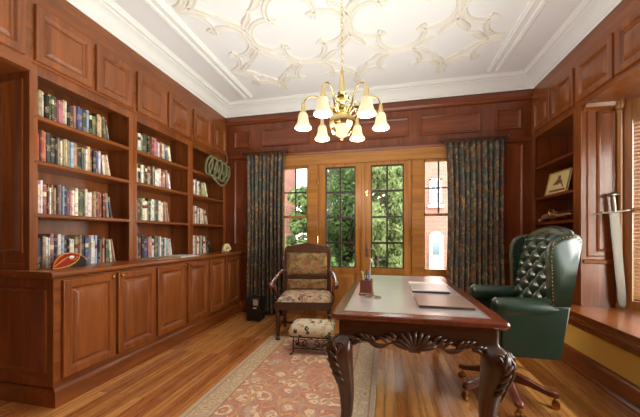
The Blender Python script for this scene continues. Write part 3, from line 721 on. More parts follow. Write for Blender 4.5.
# antique pistol on the right lower shelf
root = thing('antique_pistol', 'ornate antique flintlock pistol lying on the right shelf below the picture', 'pistol', (1.93,3.93,1.371)); root.scale = (1.15,1.2,1.3)
b = M(); b.tube(crom([(-.0,.26,.018),(0,.2,.045),(0,.12,.055),(0,.05,.062),(0,-.04,.065)]), [.012+.010*math.sin(min(1,k/8)*PI/2) for k in range(25)], 10, flat=1.2); b.ball((0,.275,.02), .024,.02,.02); b.tube([(0,.06,.045),(0,-.25,.052)], [.016,.010], 10); obj('stock', b, plain('pistol_stock', lin(176,120,88), .35, 0, .3, .3, 30), root, local=True)
b = M(); b.tube([(0,.05,.072),(0,-.33,.072)], [.013,.010], 12); b.tube([(0,-.315,.072),(0,-.335,.072)], .016, 12); obj('barrel', b, STEEL, root, local=True)
b = M(); b.box(-.02,-.012,-.02,.09,.045,.07); b.tube(crom([(-.02,.055,.065),(-.022,.065,.095),(-.022,.045,.11),(-.02,.03,.10)]), .006, 8); b.tube(crom([(-.02,.0,.07),(-.02,-.015,.09),(-.02,.0,.105)]), .006, 8); b.tube(crom([(0,.09,.045),(0,.075,.012),(0,.03,.01),(0,.01,.045)]), .004, 8); b.tube([(-.002,.05,.045),(0,.045,.02)], .003, 6); obj('lock', b, BRASS, root, local=True)
for y in (.2,-.2):
    b = M(); b.box(-.012,.012,y-.01,y+.01,0,.05 if y < 0 else .025); obj('stand', b, STEEL, root, local=True)

# ------------------------------------------------------------------ curtains
def curtain(x0, x1, side, lab, label):
    root = thing('curtain', label, 'curtain', ((x0+x1)/2, 4.2, 2.45))
    n = 10; b = M()
    def fn(u, v):
        z = 2.44-v*2.43; gather = 1-.04*math.sin(PI*min(1,v*1.3)) if True else 1
        x = x0+(x1-x0)*(.5+(u-.5)*gather); ph = u*n*2*PI
        amp = .024+.022*min(1,v*4)+.006*math.sin(v*5+u*9)
        y = 4.205+amp*math.sin(ph+.5*math.sin(v*3+u*4))+.012*math.sin(ph*.5+2)
        x += .012*math.cos(ph+.8)*min(1,v*3)+.01*math.sin(v*4+u*3)
        return (x, min(y, 4.262), z)
    b.grid(fn, 208, 44); obj('drape', b, CURT, root, sharp=180, solid=.004)
    b = M(); b.tube([(x0-.06,4.2,2.485),(x1+.05,4.2,2.485)], .014, 12)
    for x in (x0-.075, x1+.062): b.ball((x,4.2,2.485), .022)
    obj('rod', b, CHW, root)
    for x in (x0-.03, x1+.02):
        q = M(); q.tube([(x,4.2,2.487),(x,4.275,2.487)], .008, 8); q.box(x-.015,x+.015,4.262,4.272,2.46,2.515); obj('rod_bracket', q, CHW, root)
    for k in range(14):
        x = x0+.015+(x1-x0-.03)*k/13; q = M()
        q.tube([(x,4.2+.022*math.cos(a*PI/6),2.478+.022*math.sin(a*PI/6)) for a in range(12)], .0045, 6, closed=True); q.tube([(x,4.2,2.458),(x,4.2,2.43)], .003, 5)
        obj('curtain_ring', q, CHW, root)
curtain(-2.11, -1.475, 0, '', 'dark blue and brown floral curtain left of the French doors')
curtain(.80, 1.50, 1, '', 'dark blue and orange floral curtain right of the French doors')
# black box on the floor by the left curtain
root = thing('speaker_box', 'small black box with a grey label on the floor before the left curtain', 'box', (-1.80,3.90,0))
b = M(); b.box(-.10,.10,-.09,.09,.012,.335); obj('case', b, BLACK, root, local=True, bev=.008)
b = M(); b.box(.0,.075,-.0925,-.0885,.23,.315); obj('label_plate', b, plain('label_grey', lin(168,160,146), .5), root, local=True)
b = M(); b.box(.0,.05,-.0925,-.0885,.185,.20); obj('white_mark', b, WHITEP, root, local=True)
for x in (-.08,.08):
    for y in (-.07,.07):
        b = M(); b.lathe([(.012,0),(.012,.014)], (x,y,0), 10); obj('foot', b, BLACK, root, local=True)
# outlet plate
b = M(); b.box(-2.03,-1.99,YB-.045,YB-.0,.40,.46)

# ------------------------------------------------------------------ rug
b = M(); b.box(-.63,.63,-1.25,1.25,0,.006); o = obj('rug', b, RUG, local=True, bev=.003); o.location = (-.70,2.07,.0005)
tag(o, 'worn rose and cream Persian rug on the oak floor under the desk edge', 'rug')

# ------------------------------------------------------------------ desk
DX0, DX1, DY0, DY1, DZ = -.30, .625, 1.645, 3.435, .76
dk = thing('desk', 'carved walnut writing desk with leather top and cabriole legs', 'desk', ((DX0+DX1)/2,(DY0+DY1)/2,0))
def rrect(x0, x1, y0, y1, r, n=4):
    P = []
    for cx, cy, a0 in ((x1-r,y1-r,0),(x0+r,y1-r,PI/2),(x0+r,y0+r,PI),(x1-r,y0+r,1.5*PI)):
        for k in range(n+1): a = a0+PI/2*k/n; P.append((cx+r*math.cos(a), cy+r*math.sin(a)))
    return P
def topring(ins, z, r=.03): return [(x,y,z) for x, y in rrect(DX0+ins, DX1-ins, DY0+ins, DY1-ins, max(.004,r-ins))]
b = M(); b.loft([topring(.035,.715), topring(.02,.718), topring(.012,.726), topring(.004,.732), topring(0,.742), topring(.002,.752), topring(.008,.759), topring(.014,.76)]); obj('desktop', b, DTOP, dk)
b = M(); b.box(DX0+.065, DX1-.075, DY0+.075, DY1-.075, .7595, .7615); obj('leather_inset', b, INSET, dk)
b = M()
for x0_, x1_, y0_, y1_ in ((DX0+.07,DX1-.08,DY0+.08,DY0+.084),(DX0+.07,DX1-.08,DY1-.084,DY1-.08),(DX0+.07,DX0+.074,DY0+.08,DY1-.08),(DX1-.084,DX1-.08,DY0+.08,DY1-.08)): b.box(x0_,x1_,y0_,y1_,.7612,.7618)
obj('gold_tooling', b, DBRASS, dk)
# aprons with scalloped lower edges
def apron_poly(L):
    P = [(0,.715),(0,.60)]
    N = 24
    for k in range(N+1):
        t = k/N; s = abs(t-.5)*2
        z = .62+.012*math.cos(t*6*PI)-.025*math.exp(-((s-.0)/.16)**2)-.012*math.exp(-((s-.8)/.12)**2)
        P.append((.04+(L-.08)*t, z))
    P += [(L,.60),(L,.715)]; return P
ax0, ax1, ay0, ay1 = -.262, .578, 1.685, 3.395
def front_carving(org, u, n, L):
    org, u, n = map(Vector, (org, u, n)); z = Vector((0,0,1)); b = M(); c = L/2
    def P(a, h, d=.0): return org+u*a+z*h+n*d
    # shell fan
    for k in range(-4, 5):
        a = k*.27; l = .105 if abs(k) < 3 else .085
        pts = [P(c+math.sin(a)*t*l*1.15+ (.006*k*t), .575+math.cos(a)*t*l*(1.0 if abs(k) < 4 else .8), .008+.012*math.sin(t*PI)) for t in (0,.25,.5,.75,.92,1)]
        b.tube(pts, [.006,.009,.0115,.013,.012,.006], 8)
    for k in range(-2, 3): b.ball(P(c+k*.011,.572-.006*abs(k)*0,.010), .010, n=8, k=6)
    # flowing C / S scrolls each side
    for s in (-1, 1):
        def Q(a, h, d=.008): return P(c+s*a, h, d)
        b.tube([Q(*p) for p in crom([Vector((.045,.585,0)),Vector((.085,.615,0)),Vector((.13,.605,0)),Vector((.17,.585,0)),Vector((.22,.592,0)),Vector((.265,.618,0)),Vector((.30,.612,0)),Vector((.33,.59,0)),Vector((.355,.572,0))], 4) for p in [(p.x,p.y,.008)]], [.010+.005*math.sin(k*.55) for k in range(33)], 8)
        for (a0, h0, da, dh, r) in ((.09,.625,.05,.035,.009),(.115,.615,.05,.03,.009),(.145,.600,.05,.035,.009),(.21,.60,.045,.042,.010),(.235,.61,.045,.035,.010),(.262,.62,.045,.025,.009),(.295,.61,.05,.012,.009),(.32,.60,.04,.02,.008)):
            b.tube([Q(a0+da*t, h0+dh*math.sin(t*PI*.6), .004+.012*math.sin(t*PI)) for t in (0,.25,.5,.75,1)], [r*.5,r,r*1.1,r*.8,r*.25], 7)
        for (a0, h0, r) in ((.355,.575,.016),(.30,.605,.013),(.065,.605,.012)):
            b.tube([Q(a0+r*(1-q/20)*math.cos(q*.7), h0+r*(1-q/20)*math.sin(q*.7), .009+.0006*q) for q in range(16)], .0055, 6)
    return b
aprs = (((ax0+.03,ay0,0),(1,0,0),(0,-1,0),ax1-ax0-.06), ((ax0+.03,ay1,0),(1,0,0),(0,1,0),ax1-ax0-.06), ((ax0,ay0+.03,0),(0,1,0),(-1,0,0),ay1-ay0-.06), ((ax1,ay0+.03,0),(0,1,0),(1,0,0),ay1-ay0-.06))
for org, u, n, L in aprs:
    b = M(); b.prism(apron_poly(L), org, u, (0,0,1), Vector(n)*-.022)
    a = obj('apron', b, DK['x'] if u[0] else DK['y'], dk, sharp=50)
    obj('carving', front_carving(org, u, n, L), CARVE, a, sharp=60)
# cabriole legs
def sq(cx, cy, z, w, dx, dy, n=20, e=.55):
    R = []
    for j in range(n):
        a = 2*PI*j/n; ca, sa = math.cos(a), math.sin(a)
        R.append((cx+w*math.copysign(abs(ca)**e, ca), cy+w*math.copysign(abs(sa)**e, sa), z))
    return R
for sx, sy in ((-1,-1),(1,-1),(-1,1),(1,1)):
    cx = ax0+.038 if sx < 0 else ax1-.038; cy = ay0+.038 if sy < 0 else ay1-.038
    K = [(.715,.038,0),(.64,.038,0),(.622,.040,.004),(.612,.052,.012),(.585,.066,.026),(.545,.072,.030),(.49,.068,.026),(.42,.058,.014),(.34,.048,.002),(.26,.041,-.005),(.18,.035,-.006),(.12,.031,.002),(.08,.029,.014),(.06,.034,.024),(.035,.040,.032),(.012,.038,.032),(.0 if sx > 0 else .008,.030,.030)]
    b = M(); b.loft([sq(cx+sx*o_, cy+sy*o_, z, w, 0, 0, e=.62 if z < .62 else .3) for z, w, o_ in K])
    lg = obj('leg', b, DK['z'], dk, sharp=50)
    # acanthus carving on the knee
    b = M(); dirn = Vector((sx,sy,0)).normalized(); side = Vector((-sy,sx,0)).normalized()
    def kp(z, lat, out=0.0):
        for (z1,w1,o1),(z2,w2,o2) in zip(K, K[1:]):
            if z2 <= z <= z1:
                t = (z1-z)/(z1-z2); w = w1+(w2-w1)*t; of = o1+(o2-o1)*t; break
        return Vector((cx,cy,z))+Vector((sx,sy,0))*of+dirn*(w*1.14+out-abs(lat)**1.5*1.7)+side*lat
    b.tube([kp(z,0,.002) for z in (.60,.56,.50,.44,.38,.34)], [.006,.010,.010,.008,.006,.002], 8)
    for s in (-1,1):
        for k in range(5):
            z0 = .60-k*.045; b.tube([kp(z0-.05*t, s*(.004+.042*math.sin(t*PI*.55)), -.002+.004*math.sin(t*PI)) for t in (0,.2,.4,.6,.8,1)], [.004,.008,.0095,.009,.007,.002], 7)
        b.tube([kp(.59-.022*q*.5, s*(.052-.002*q), -.006) for q in range(8)], .008, 7)
        # side volute
        fx = Vector((sx,0,0)) if s > 0 else Vector((0,sy,0)); ft = Vector((0,sy,0)) if s > 0 else Vector((sx,0,0))
        c0 = Vector((cx+sx*.02,cy+sy*.02,.565))+fx*.058
        b.tube([c0+ft*((.034-.0018*q)*math.cos(q*.6))+Vector((0,0,(.040-.0021*q)*math.sin(q*.6)))+fx*.0008*q for q in range(16)], [.007]*15+[.009], 7)
        b.tube([c0+ft*.03+Vector((0,0,-.02)), c0+ft*.034+Vector((0,0,-.08))-fx*.004, c0+ft*.028+Vector((0,0,-.16))-fx*.014], [.006,.005,.002], 6)
    obj('knee_carving', b, CARVE, lg, sharp=60)

# desk items
LT = plain('laptop_silver', lin(206,206,210), .3, .6, nz=.02); 
root = thing('laptop', 'closed silver laptop on the desk behind the flat portfolio', 'laptop', (.35,2.55,.762), (0,0,-.03))
b = M(); b.box(-.14,.14,-.17,.17,.011,.021); obj('lid', b, LT, root, local=True, bev=.004)
b = M(); b.box(-.138,.138,-.168,.168,0,.0105); obj('body', b, BLACK, root, local=True, bev=.003)
root = thing('portfolio', 'thin brown-grey leather portfolio lying on the desk in front of the laptop', 'portfolio', (.36,2.05,.762), (0,0,.0))
PF = plain('portfolio_leather', lin(134,112,100), .35, 0, .3)
b = M(); b.box(-.16,.16,-.175,.175,.014,.018); obj('top_cover', b, PF, root, local=True, bev=.001)
b = M(); b.box(-.16,.16,-.175,.175,0,.004); obj('bottom_cover', b, PF, root, local=True, bev=.001)
b = M(); b.box(-.154,.156,-.17,.17,.004,.014); obj('pages', b, plain('dark_pages', lin(70,50,44), .6), root, local=True)
root = thing('paper_sheet', 'pale grey paper sheets lying on the desk just behind the laptop', 'paper', (.33,2.80,.762))
b = M(); b.box(-.11,.10,-.06,.14,0,.002); obj('sheet', b, WHITEP, root, local=True)
# pencil cup
pcx, pcy = -.135, 2.23
root = thing('pencil_cup', 'small carved wooden pencil cup on the left of the desk', 'pencil cup', (pcx,pcy,.762))
CUPW = plain('cup_wood', lin(110,52,34), .4, 0, .3, .3, 30)
b = M(); r = .046
b.loft([[(x,y,z) for x, y in rrect(-a,a,-a,a,.008)] for a, z in ((.054,0),(.054,.012),(.047,.018),(.045,.10),(.048,.105),(.048,.112),(.041,.112),(.041,.02))]); obj('cup', b, CUPW, root, local=True)
b = M()
for sx in (-1,1):
    for sy in (-1,1): b.ball((sx*.045,sy*.045,-.0+.006), .008, n=8, k=6)
obj('ball_foot', b, CUPW, root, local=True)
pens = [((-.02,-.01),(-.035,-.015),.175,lin(196,186,90),'olive green pencil'),((.0,.015),(.0,.03),.185,lin(60,66,60),'dark green pen'),((.02,0),(.03,.0),.255,lin(206,206,204),'long silver letter opener'),((.015,-.02),(.02,-.035),.18,lin(90,130,180),'blue pen'),((-.01,.02),(-.03,.025),.165,lin(220,214,190),'cream pencil'),((.0,-.015),(-.012,-.03),.16,lin(60,90,60),'green pen')]
for (bx_, by_), (tx, ty), h, c, nm in pens:
    root = thing('pen', f'{nm} standing in the wooden pencil cup', 'pen', (pcx+bx_,pcy+by_,.783), group='pens in the pencil cup')
    mt = plain('pen_'+nm.replace(' ','_'), c, .35, .6 if 'silver' in nm else 0)
    b = M(); d = Vector((tx-bx_,ty-by_,h-.02)); b.tube([(0,0,0), d*.06, d*.9], [.001,.0038,.0038], 8); obj('barrel', b, mt, root, local=True)
    b = M(); b.tube([d*.9, d*.93, d*.985, d], [.0045,.006,.006,.003], 8)
    if 'silver' in nm: b.ball(tuple(d*.99), .012, .005, .018)
    obj('cap', b, mt, root, local=True)
# spectacles / scissors in front of the cup
root = thing('eyeglasses', 'folded wire eyeglasses lying on the desk in front of the pencil cup', 'eyeglasses', (-.085,2.09,.763), (0,0,-.5))
for sx in (-1,1):
    b = M(); b.tube([(sx*.033+.025*math.cos(a*PI/8), .018*math.sin(a*PI/8), .003+.012*(1+math.sin(a*PI/8))*.5) for a in range(16)], .002, 6, closed=True); rm = obj('rim', b, STEEL, root, local=True)
    b = M(); b.prism([(.024*math.cos(a*PI/8), .017*math.sin(a*PI/8)) for a in range(16)], (sx*.033,0,.009), (1,0,0), (0,1,.33), (0,0,.001)); obj('lens', b, GLASS, rm, local=True)
    b = M(); b.tube(crom([(sx*.058,0,.008),(sx*.05,.02,.008+.004*(sx+1)),(-sx*.02,.026,.006+.004*(sx+1)),(-sx*.055,.03,.004+.003*(sx+1))]), .0022, 6); obj('temple', b, BLACK, root, local=True)
b = M(); b.tube([(-.009,.002,.01),(0,.005,.013),(.009,.002,.01)], .002, 6); obj('bridge', b, STEEL, root, local=True)

# ------------------------------------------------------------------ green wingback desk chair
ec = thing('desk_chair', 'green leather button-tufted wingback swivel chair at the right of the desk', 'chair', (.87,2.48,0))
YN, YFa, YM = 2.17, 2.82, 2.495
def side_poly():
    return [(.765,.40),(1.10,.40),(1.155,.745),(1.06,.745),(.76,.72)]
# arm sides and rolls
for s, yo in ((1,YN),(-1,YFa)):
    b = M(); b.prism(side_poly(), (0,yo+s*.001,0), (1,0,0), (0,0,1), (0,s*.10,0))
    ap = obj('arm', b, LEATH, ec, bev=.006)
    b = M(); yc = yo+s*.058; rr = .064
    P = [(.722,yc,.712),(.728,yc,.712),(.745,yc,.713),(.80,yc,.714),(.9,yc,.716),(1.0,yc,.718),(1.09,yc,.72)]
    b.tube(P, [.034,.058,.070,.072,.070,.066,.058], 22, flat=.98); obj('arm_roll', b, LEATH, ap, sharp=60)
    b = M(); b.tube([(.732,yc+.05*math.cos(a*PI/10),.712+.05*math.sin(a*PI/10)) for a in range(20)], .004, 6, closed=True)
    b.prism([(-.05,.40),(.045,.40),(.045,.665),(-.05,.665)], (.757,yc,0), (0,1,0), (0,0,1), (-.008,0,0)); obj('arm_front', b, LEATH, ap, bev=.004)
# wings
wing = [(1.05,.74),(1.045,.85),(1.042,.98),(1.038,1.06),(1.045,1.13),(1.068,1.178),(1.11,1.205),(1.165,1.213),(1.205,1.20),(1.222,1.175),(1.188,.95),(1.156,.738),(1.06,.738)]
for s, yo in ((1,YN),(-1,YFa)):
    b = M(); n = len(wing); cc = (1.13,.95)
    def rg(k, y): return [(cc[0]+(x-cc[0])*k, y, cc[1]+(z-cc[1])*k) for x, z in wing]
    wg_ = [rg(.965, yo), rg(1.0, yo+s*.012), rg(1.0, yo+s*.05), rg(.96, yo+s*.068)]
    b.loft(wg_); wo = obj('wing', b, LEATH, ec, bev=0, sharp=60)
    # nail-head trim just inside the front edge, outer and inner faces
    b = M(); path = crom([(x+.004*0,z) + (0,) for x, z in [(cc[0]+(x-cc[0])*.90, cc[1]+(z-cc[1])*.93) for x, z in wing[:10]]], 5)
    L = 0; last = None
    for p in path:
        if last is None or (p-last).length > .015:
            b.ball((p.x, yo+s*.0005, p.y), .0042, .003, .0042, n=7, k=4); b.ball((p.x, yo+s*.0695, p.y), .0042, .003, .0042, n=7, k=4); last = p
    obj('nailheads', b, DBRASS, wo)
# outer back + tufted inner back
def backline(v):   # v 0 bottom (seat) .. 1 top : inner surface x, z
    z = .55+v*(1.255-.55); x = 1.07+.085*v+.03*v*v
    return x, z
hw0 = (YFa-YN)/2-.062
def tuft(u, v):
    x, z = backline(v); w = hw0+.0; y = YM+(u-.5)*2*w*(1-.10*max(0,(v-.78)/.22)**2)
    topround = .045*(abs(u-.5)*2)**2.2*max(0,(v-.7)/.3)
    p = u*3.5+v*5; q = u*3.5-v*5
    d = (abs(math.sin(PI*p))*abs(math.sin(PI*q)))
    d = d**.45
    edge = min(1, min(u,1-u)*14)*min(1,(1-v)*10)
    bulge = (.042*d-.012)*edge-.03*(1-min(1,(1-v)*9))
    return (x-.035-bulge, y, z-topround)
b = M(); NU, NV = 84, 110
b.grid(tuft, NU, NV)
tb = obj('tufted_back', b, LEATH, ec, sharp=180)
b = M()   # buttons at the lattice crossings p/2, q/2 integer
for i_ in range(-8, 12):
    for j_ in range(-12, 12):
        u = (i_+j_)/7; v = (i_-j_)/10
        if .04 < u < .96 and .06 < v < .93:
            x, y, z = tuft(u, v); b.ball((x-.002,y,z), .006, .009, .009, n=10, k=6)
obj('buttons', b, LEATH, tb)
b = M(); rings = []
for v in [i/12 for i in range(13)]:
    x, z = backline(v); row = []
    for u in [k/16 for k in range(17)]:
        y = YM+(u-.5)*2*(hw0+.03)*(1-.10*max(0,(v-.78)/.22)**2); tr = .045*(abs(u-.5)*2)**2.2*max(0,(v-.7)/.3)
        row.append((x-.02,y,z-tr))
    for u in [k/16 for k in range(16,-1,-1)]:
        y = YM+(u-.5)*2*(hw0+.03)*(1-.10*max(0,(v-.78)/.22)**2); tr = .045*(abs(u-.5)*2)**2.2*max(0,(v-.7)/.3)
        row.append((x+.055+.0*(v),y,z-tr-.012))
    rings.append(row)
b.loft(rings); b.tube([(backline(1)[0]+.015, YM+(u-.5)*2*hw0*.93, 1.243-.045*(abs(u-.5)*2)**2.2) for u in [k/16 for k in range(17)]], [.015]+[.032]*15+[.015], 12)
obj('outer_back', b, LEATH, ec, sharp=50)
b = M(); b.box(1.06, 1.10, YN+.03, YFa-.03, .40, .62); b.box(.775, 1.09, YN+.1, YFa-.1, .40, .47); obj('seat_box', b, LEATH, ec, bev=.01)
b = M(); b.box(.745, 1.06, YN+.115, YFa-.115, .472, .60); obj('seat_cushion', b, LEATH, ec, bev=.03)
b = M(); b.lathe([(.10,.399),(.10,.385),(.03,.37),(.028,.20),(.05,.19),(.055,.10),(.04,.085)], (.87,2.48,0), 20); obj('swivel_column', b, BLACK, ec)
for ang in (137, 205, 268, 335, 60):
    a = math.radians(ang); d = Vector((math.cos(a),math.sin(a),0)); c = Vector((.87,2.48,0)); n = Vector((-d.y,d.x,0)); rings = []
    for t_, zc, hh, w in ((.02,.150,.042,.026),(.09,.155,.034,.026),(.17,.135,.024,.024),(.25,.108,.020,.022),(.29,.098,.020,.023),(.325,.097,.019,.022),(.338,.092,.012,.014)):
        p = c+d*t_; rings.append([p+n*w*ca+Vector((0,0,zc+hh*sa)) for ca, sa in ((-1,-.8),(-.8,-1),(.8,-1),(1,-.8),(1,.8),(.7,1),(-.7,1),(-1,.8))])
    b = M(); b.loft(rings); lg = obj('base_leg', b, BASEW, ec, sharp=40)
    b = M(); cc = c+d*.312; b.lathe([(.006,.05),(.006,.08)], tuple(cc), 8); b.box(0,0,0,0,0,0) if False else None
    for s in (-1,1):
        wc = cc+n*.013*s+d*.006
        b.loft([[wc+n*o_+d*r_*math.cos(k*PI/8)+Vector((0,0,.0245+r_*math.sin(k*PI/8))) for k in range(16)] for o_, r_ in ((-.011,.016),(-.008,.0245),(.008,.0245),(.011,.016))])
    b.loft([[cc+d*(x_)+n*y_+Vector((0,0,z_)) for x_, y_ in ((-.014,-.01),(.018,-.01),(.018,.01),(-.014,.01))] for z_ in (.03,.053,.056)])
    obj('caster', b, DBRASS, lg)

# ------------------------------------------------------------------ carved armchair with needlepoint
gc = thing('armchair', 'carved wooden armchair with floral needlepoint back and seat by the left curtain', 'chair', (-.95,3.47,0), (0,0,.17))
gx0, gx1, gy0, gy1 = -.325, .325, -.26, .27
def leg_prof(h): return [(.018,0),(.024,.01),(.026,.03),(.016,.045),(.020,.06),(.026,.12),(.028,.18),(.022,.24),(.016,.27),(.026,.285),(.026,.30),(.018,.31),(.028,.325),(.028,h)]
for x in (gx0+.03, gx1-.03):
    b = M(); b.lathe([(r, max(z,.008)) for r, z in leg_prof(.44)], (x,gy0+.03,0), 14); obj('leg', b, CHW, gc, local=True)
    b = M(); rr = [((x,gy1-.0+.04,0),.022),((x,gy1-.01,.15),.022),((x,gy1-.02,.42),.024),((x,gy1+.02,.7),.022),((x,gy1+.07,1.03),.020)]
    b.tube([p for p, r in rr], [r for p, r in rr], 4, up=(1,1,0)); obj('leg', b, CHW, gc, local=True, bev=.004)
b = M(); b.box(gx0, gx1, gy0, gy0+.035, .355, .445); b.box(gx0, gx0+.035, gy0, gy1, .355, .445); b.box(gx1-.035, gx1, gy0, gy1, .355, .445); b.box(gx0, gx1, gy1-.035, gy1, .355, .445); obj('seat_rail', b, CHW, gc, local=True, bev=.005)
b = M()
def seatf(u, v):
    x = gx0+.015+(gx1-gx0-.03)*u; y = gy0+.012+(gy1-gy0-.03)*v
    e = max(0, min(1, min(u,1-u,v,1-v)*7)); return (x, y, .44+.065*math.sqrt(1-(1-e)**2)+.012*math.sin(PI*u)*math.sin(PI*v))
b.grid(seatf, 28, 24); obj('seat_cushion', b, TAP2, gc, local=True, sharp=80)
# back: top rail with arched crest, mid rail, upholstered panels (tilted plane)
def bk(x, z, d=0.0): return (x, gy1-.02+max(0,(z-.42))*.14+d, z)
b = M()
cr = [(-.30,.98),(-.30,1.045),(-.27,1.07),(-.22,1.068),(-.15,1.088),(0,1.112),(.15,1.088),(.22,1.068),(.27,1.07),(.30,1.045),(.30,.98)]
b.loft([[bk(x,z,-.026) for x, z in cr], [bk(x,z,.012) for x, z in cr]]); obj('crest_rail', b, CHW, gc, local=True, bev=.006)
for z0, z1, nm in ((.64,.685,'back_rail'),(.455,.50,'back_rail')):
    b = M(); b.loft([[bk(x,z,-.018) for x, z in ((-.28,z0),(.28,z0),(.28,z1),(-.28,z1))], [bk(x,z,.012) for x, z in ((-.28,z0),(.28,z0),(.28,z1),(-.28,z1))]]); obj('back_rail', b, CHW, gc, local=True, bev=.004)
for x in (-.285,.285):
    b = M(); b.loft([[bk(x+a,z,d) for a, d in ((-.025,-.02),(.022,-.02),(.022,.014),(-.025,.014))] for z in (.44,.7,1.0)]); obj('back_post', b, CHW, gc, local=True, bev=.004)
for z0, z1 in ((.69,.975),(.505,.635)):
    b = M()
    def pf(u, v, z0=z0, z1=z1):
        e = max(0, min(1, min(u,1-u,v,1-v)*8)); return bk(-.262+.524*u, z0+(z1-z0)*v, -.012-.022*math.sqrt(1-(1-e)**2))
    b.grid(pf, 24, 14); obj('back_cushion', b, TAP, gc, local=True, sharp=80)
b = M(); b.box(-.262,.262,.30,.31,.69,.97) if False else b.loft([[bk(x,z,.004) for x, z in ((-.262,.505),(.262,.505),(.262,.975),(-.262,.975))], [bk(x,z,.01) for x, z in ((-.262,.505),(.262,.505),(.262,.975),(-.262,.975))]]); obj('back_lining', b, BLACK, gc, local=True)
ARMW = plain('arm_wood', lin(92,50,36), .2, 0, .8, .2)
for s in (-1,1):
    X = lambda a: s*a
    b = M(); P = crom([(s*.285,.27,.74),(s*.30,.18,.755),(s*.335,.06,.735),(s*.36,-.06,.69),(s*.372,-.17,.665),(s*.375,-.235,.655),(s*.372,-.262,.635),(s*.37,-.252,.612)], 5)
    N = len(P); b.tube(P, [.018+.012*math.sin(min(1,k/(N*.6))*PI/2) for k in range(N)], 12, flat=.75); ar = obj('armrest', b, ARMW, gc, local=True)
    b = M(); P = crom([(s*.365,-.20,.66),(s*.345,-.16,.60),(s*.335,-.12,.53),(s*.35,-.10,.48),(s*.335,-.10,.42),(s*.32,-.10,.38)], 5); b.tube(P, [.02,.018,.016,.015,.014]*5+[.02], 10); obj('arm_support', b, ARMW, ar, local=True)
b = M(); b.tube([(-.29,gy0+.03,.16),(.29,gy0+.03,.16)], .012, 8) if False else b.tube([(-.295,0,.14),(.295,0,.14)], .013, 8)
for s in (-1,1): b.tube([(s*.295,gy0+.03,.14),(s*.295,gy1+.0,.14)], .014, 8)
obj('stretcher', b, CHW, gc, local=True)

# footstool
fs = thing('footstool', 'small footstool with floral cushion on scrolled wrought-iron legs', 'footstool', (-.735,2.98,.007), (0,0,.08))
b = M()
def cush(t_, z): pass
rings = []
for ins, z in ((.012,.185),(.0,.20),(-.004,.23),(.0,.262),(.02,.288),(.06,.303),(.11,.309)):
    rings.append([(x,y,z) for x, y in rrect(-.225+ins,.225-ins,-.15+ins,.15-ins,.035)])
b.loft(rings); obj('cushion', b, STOOLF, fs, local=True, sharp=60)
b = M(); b.box(-.21,.21,-.135,.135,.172,.186); obj('seat_frame', b, IRON, fs, local=True)
for s in (-1,1):
    b = M()
    for x in (-.18,.18): b.tube(crom([(x,s*.125,.175),(x,s*.125,.06),(x*1.02,s*.128,.02),(x*1.12,s*.14,.004),(x*1.18,s*.145,.012)]), .006, 7)
    b.tube([(-.18,s*.125,.06),(.18,s*.125,.06)], .0045, 6)
    for q in (-1,1):
        b.tube([(q*(.05+.002*k)+ .028*(1-k/26)*math.cos(k*.5)*q, s*.125, .115+.032*(1-k/26)*math.sin(k*.5)) for k in range(20)], .0042, 6)
        b.tube([(q*.135+.026*(1-k/26)*math.cos(k*.5+PI)*q, s*.125, .12+.030*(1-k/26)*math.sin(k*.5+PI)) for k in range(20)], .0042, 6)
        b.tube(crom([(q*.02,s*.125,.065),(q*.07,s*.125,.09),(q*.12,s*.125,.085),(q*.175,s*.125,.14)]), .004, 6)
    obj('leg', b, IRON, fs, local=True)

# ------------------------------------------------------------------ chandelier
CX, CY = -.335, 2.33
ch = thing('chandelier', 'brass chandelier with six lit frosted bell shades hanging on a chain', 'chandelier', (CX,CY,1.98))
b = M(); b.lathe([(.0,0),(.018,.004),(.05,.02),(.084,.06),(.101,.10),(.104,.135),(.098,.16),(.07,.178),(.035,.18),(.03,.20),(.042,.215),(.045,.23),(.03,.25),(.02,.27),(.03,.29),(.052,.305),(.056,.32),(.035,.335),(.022,.35)], (0,0,.0), 12)
obj('body', b, BRASS, ch, local=True, sharp=20)
b = M(); b.ball((0,0,-.006), .012); obj('finial', b, BRASS, ch, local=True)
b = M(); b.lathe([(.024,.34),(.034,.36),(.026,.385),(.021,.42),(.017,.48),(.012,.525),(.014,.53),(.012,.545),(.004,.55)], (0,0,0), 16); obj('stem', b, BRASS, ch, local=True)
b = M(); z = .548; k = 0
while z < 1.245:
    pts = []
    for a in range(12):
        aa = 2*PI*a/12; w = .009*math.cos(aa); h = .019*math.sin(aa); pts.append((w if k%2 else 0, 0 if k%2 else w, z+.016+h))
    b.tube(pts, .0028, 5, closed=True); z += .031; k += 1
obj('chain', b, BRASS, ch, local=True)
b = M(); b.lathe([(.012,1.225),(.05,1.235),(.058,1.25),(.05,1.268)], (0,0,0), 20); obj('canopy', b, BRASS, ch, local=True)
a0 = math.radians(12.46)
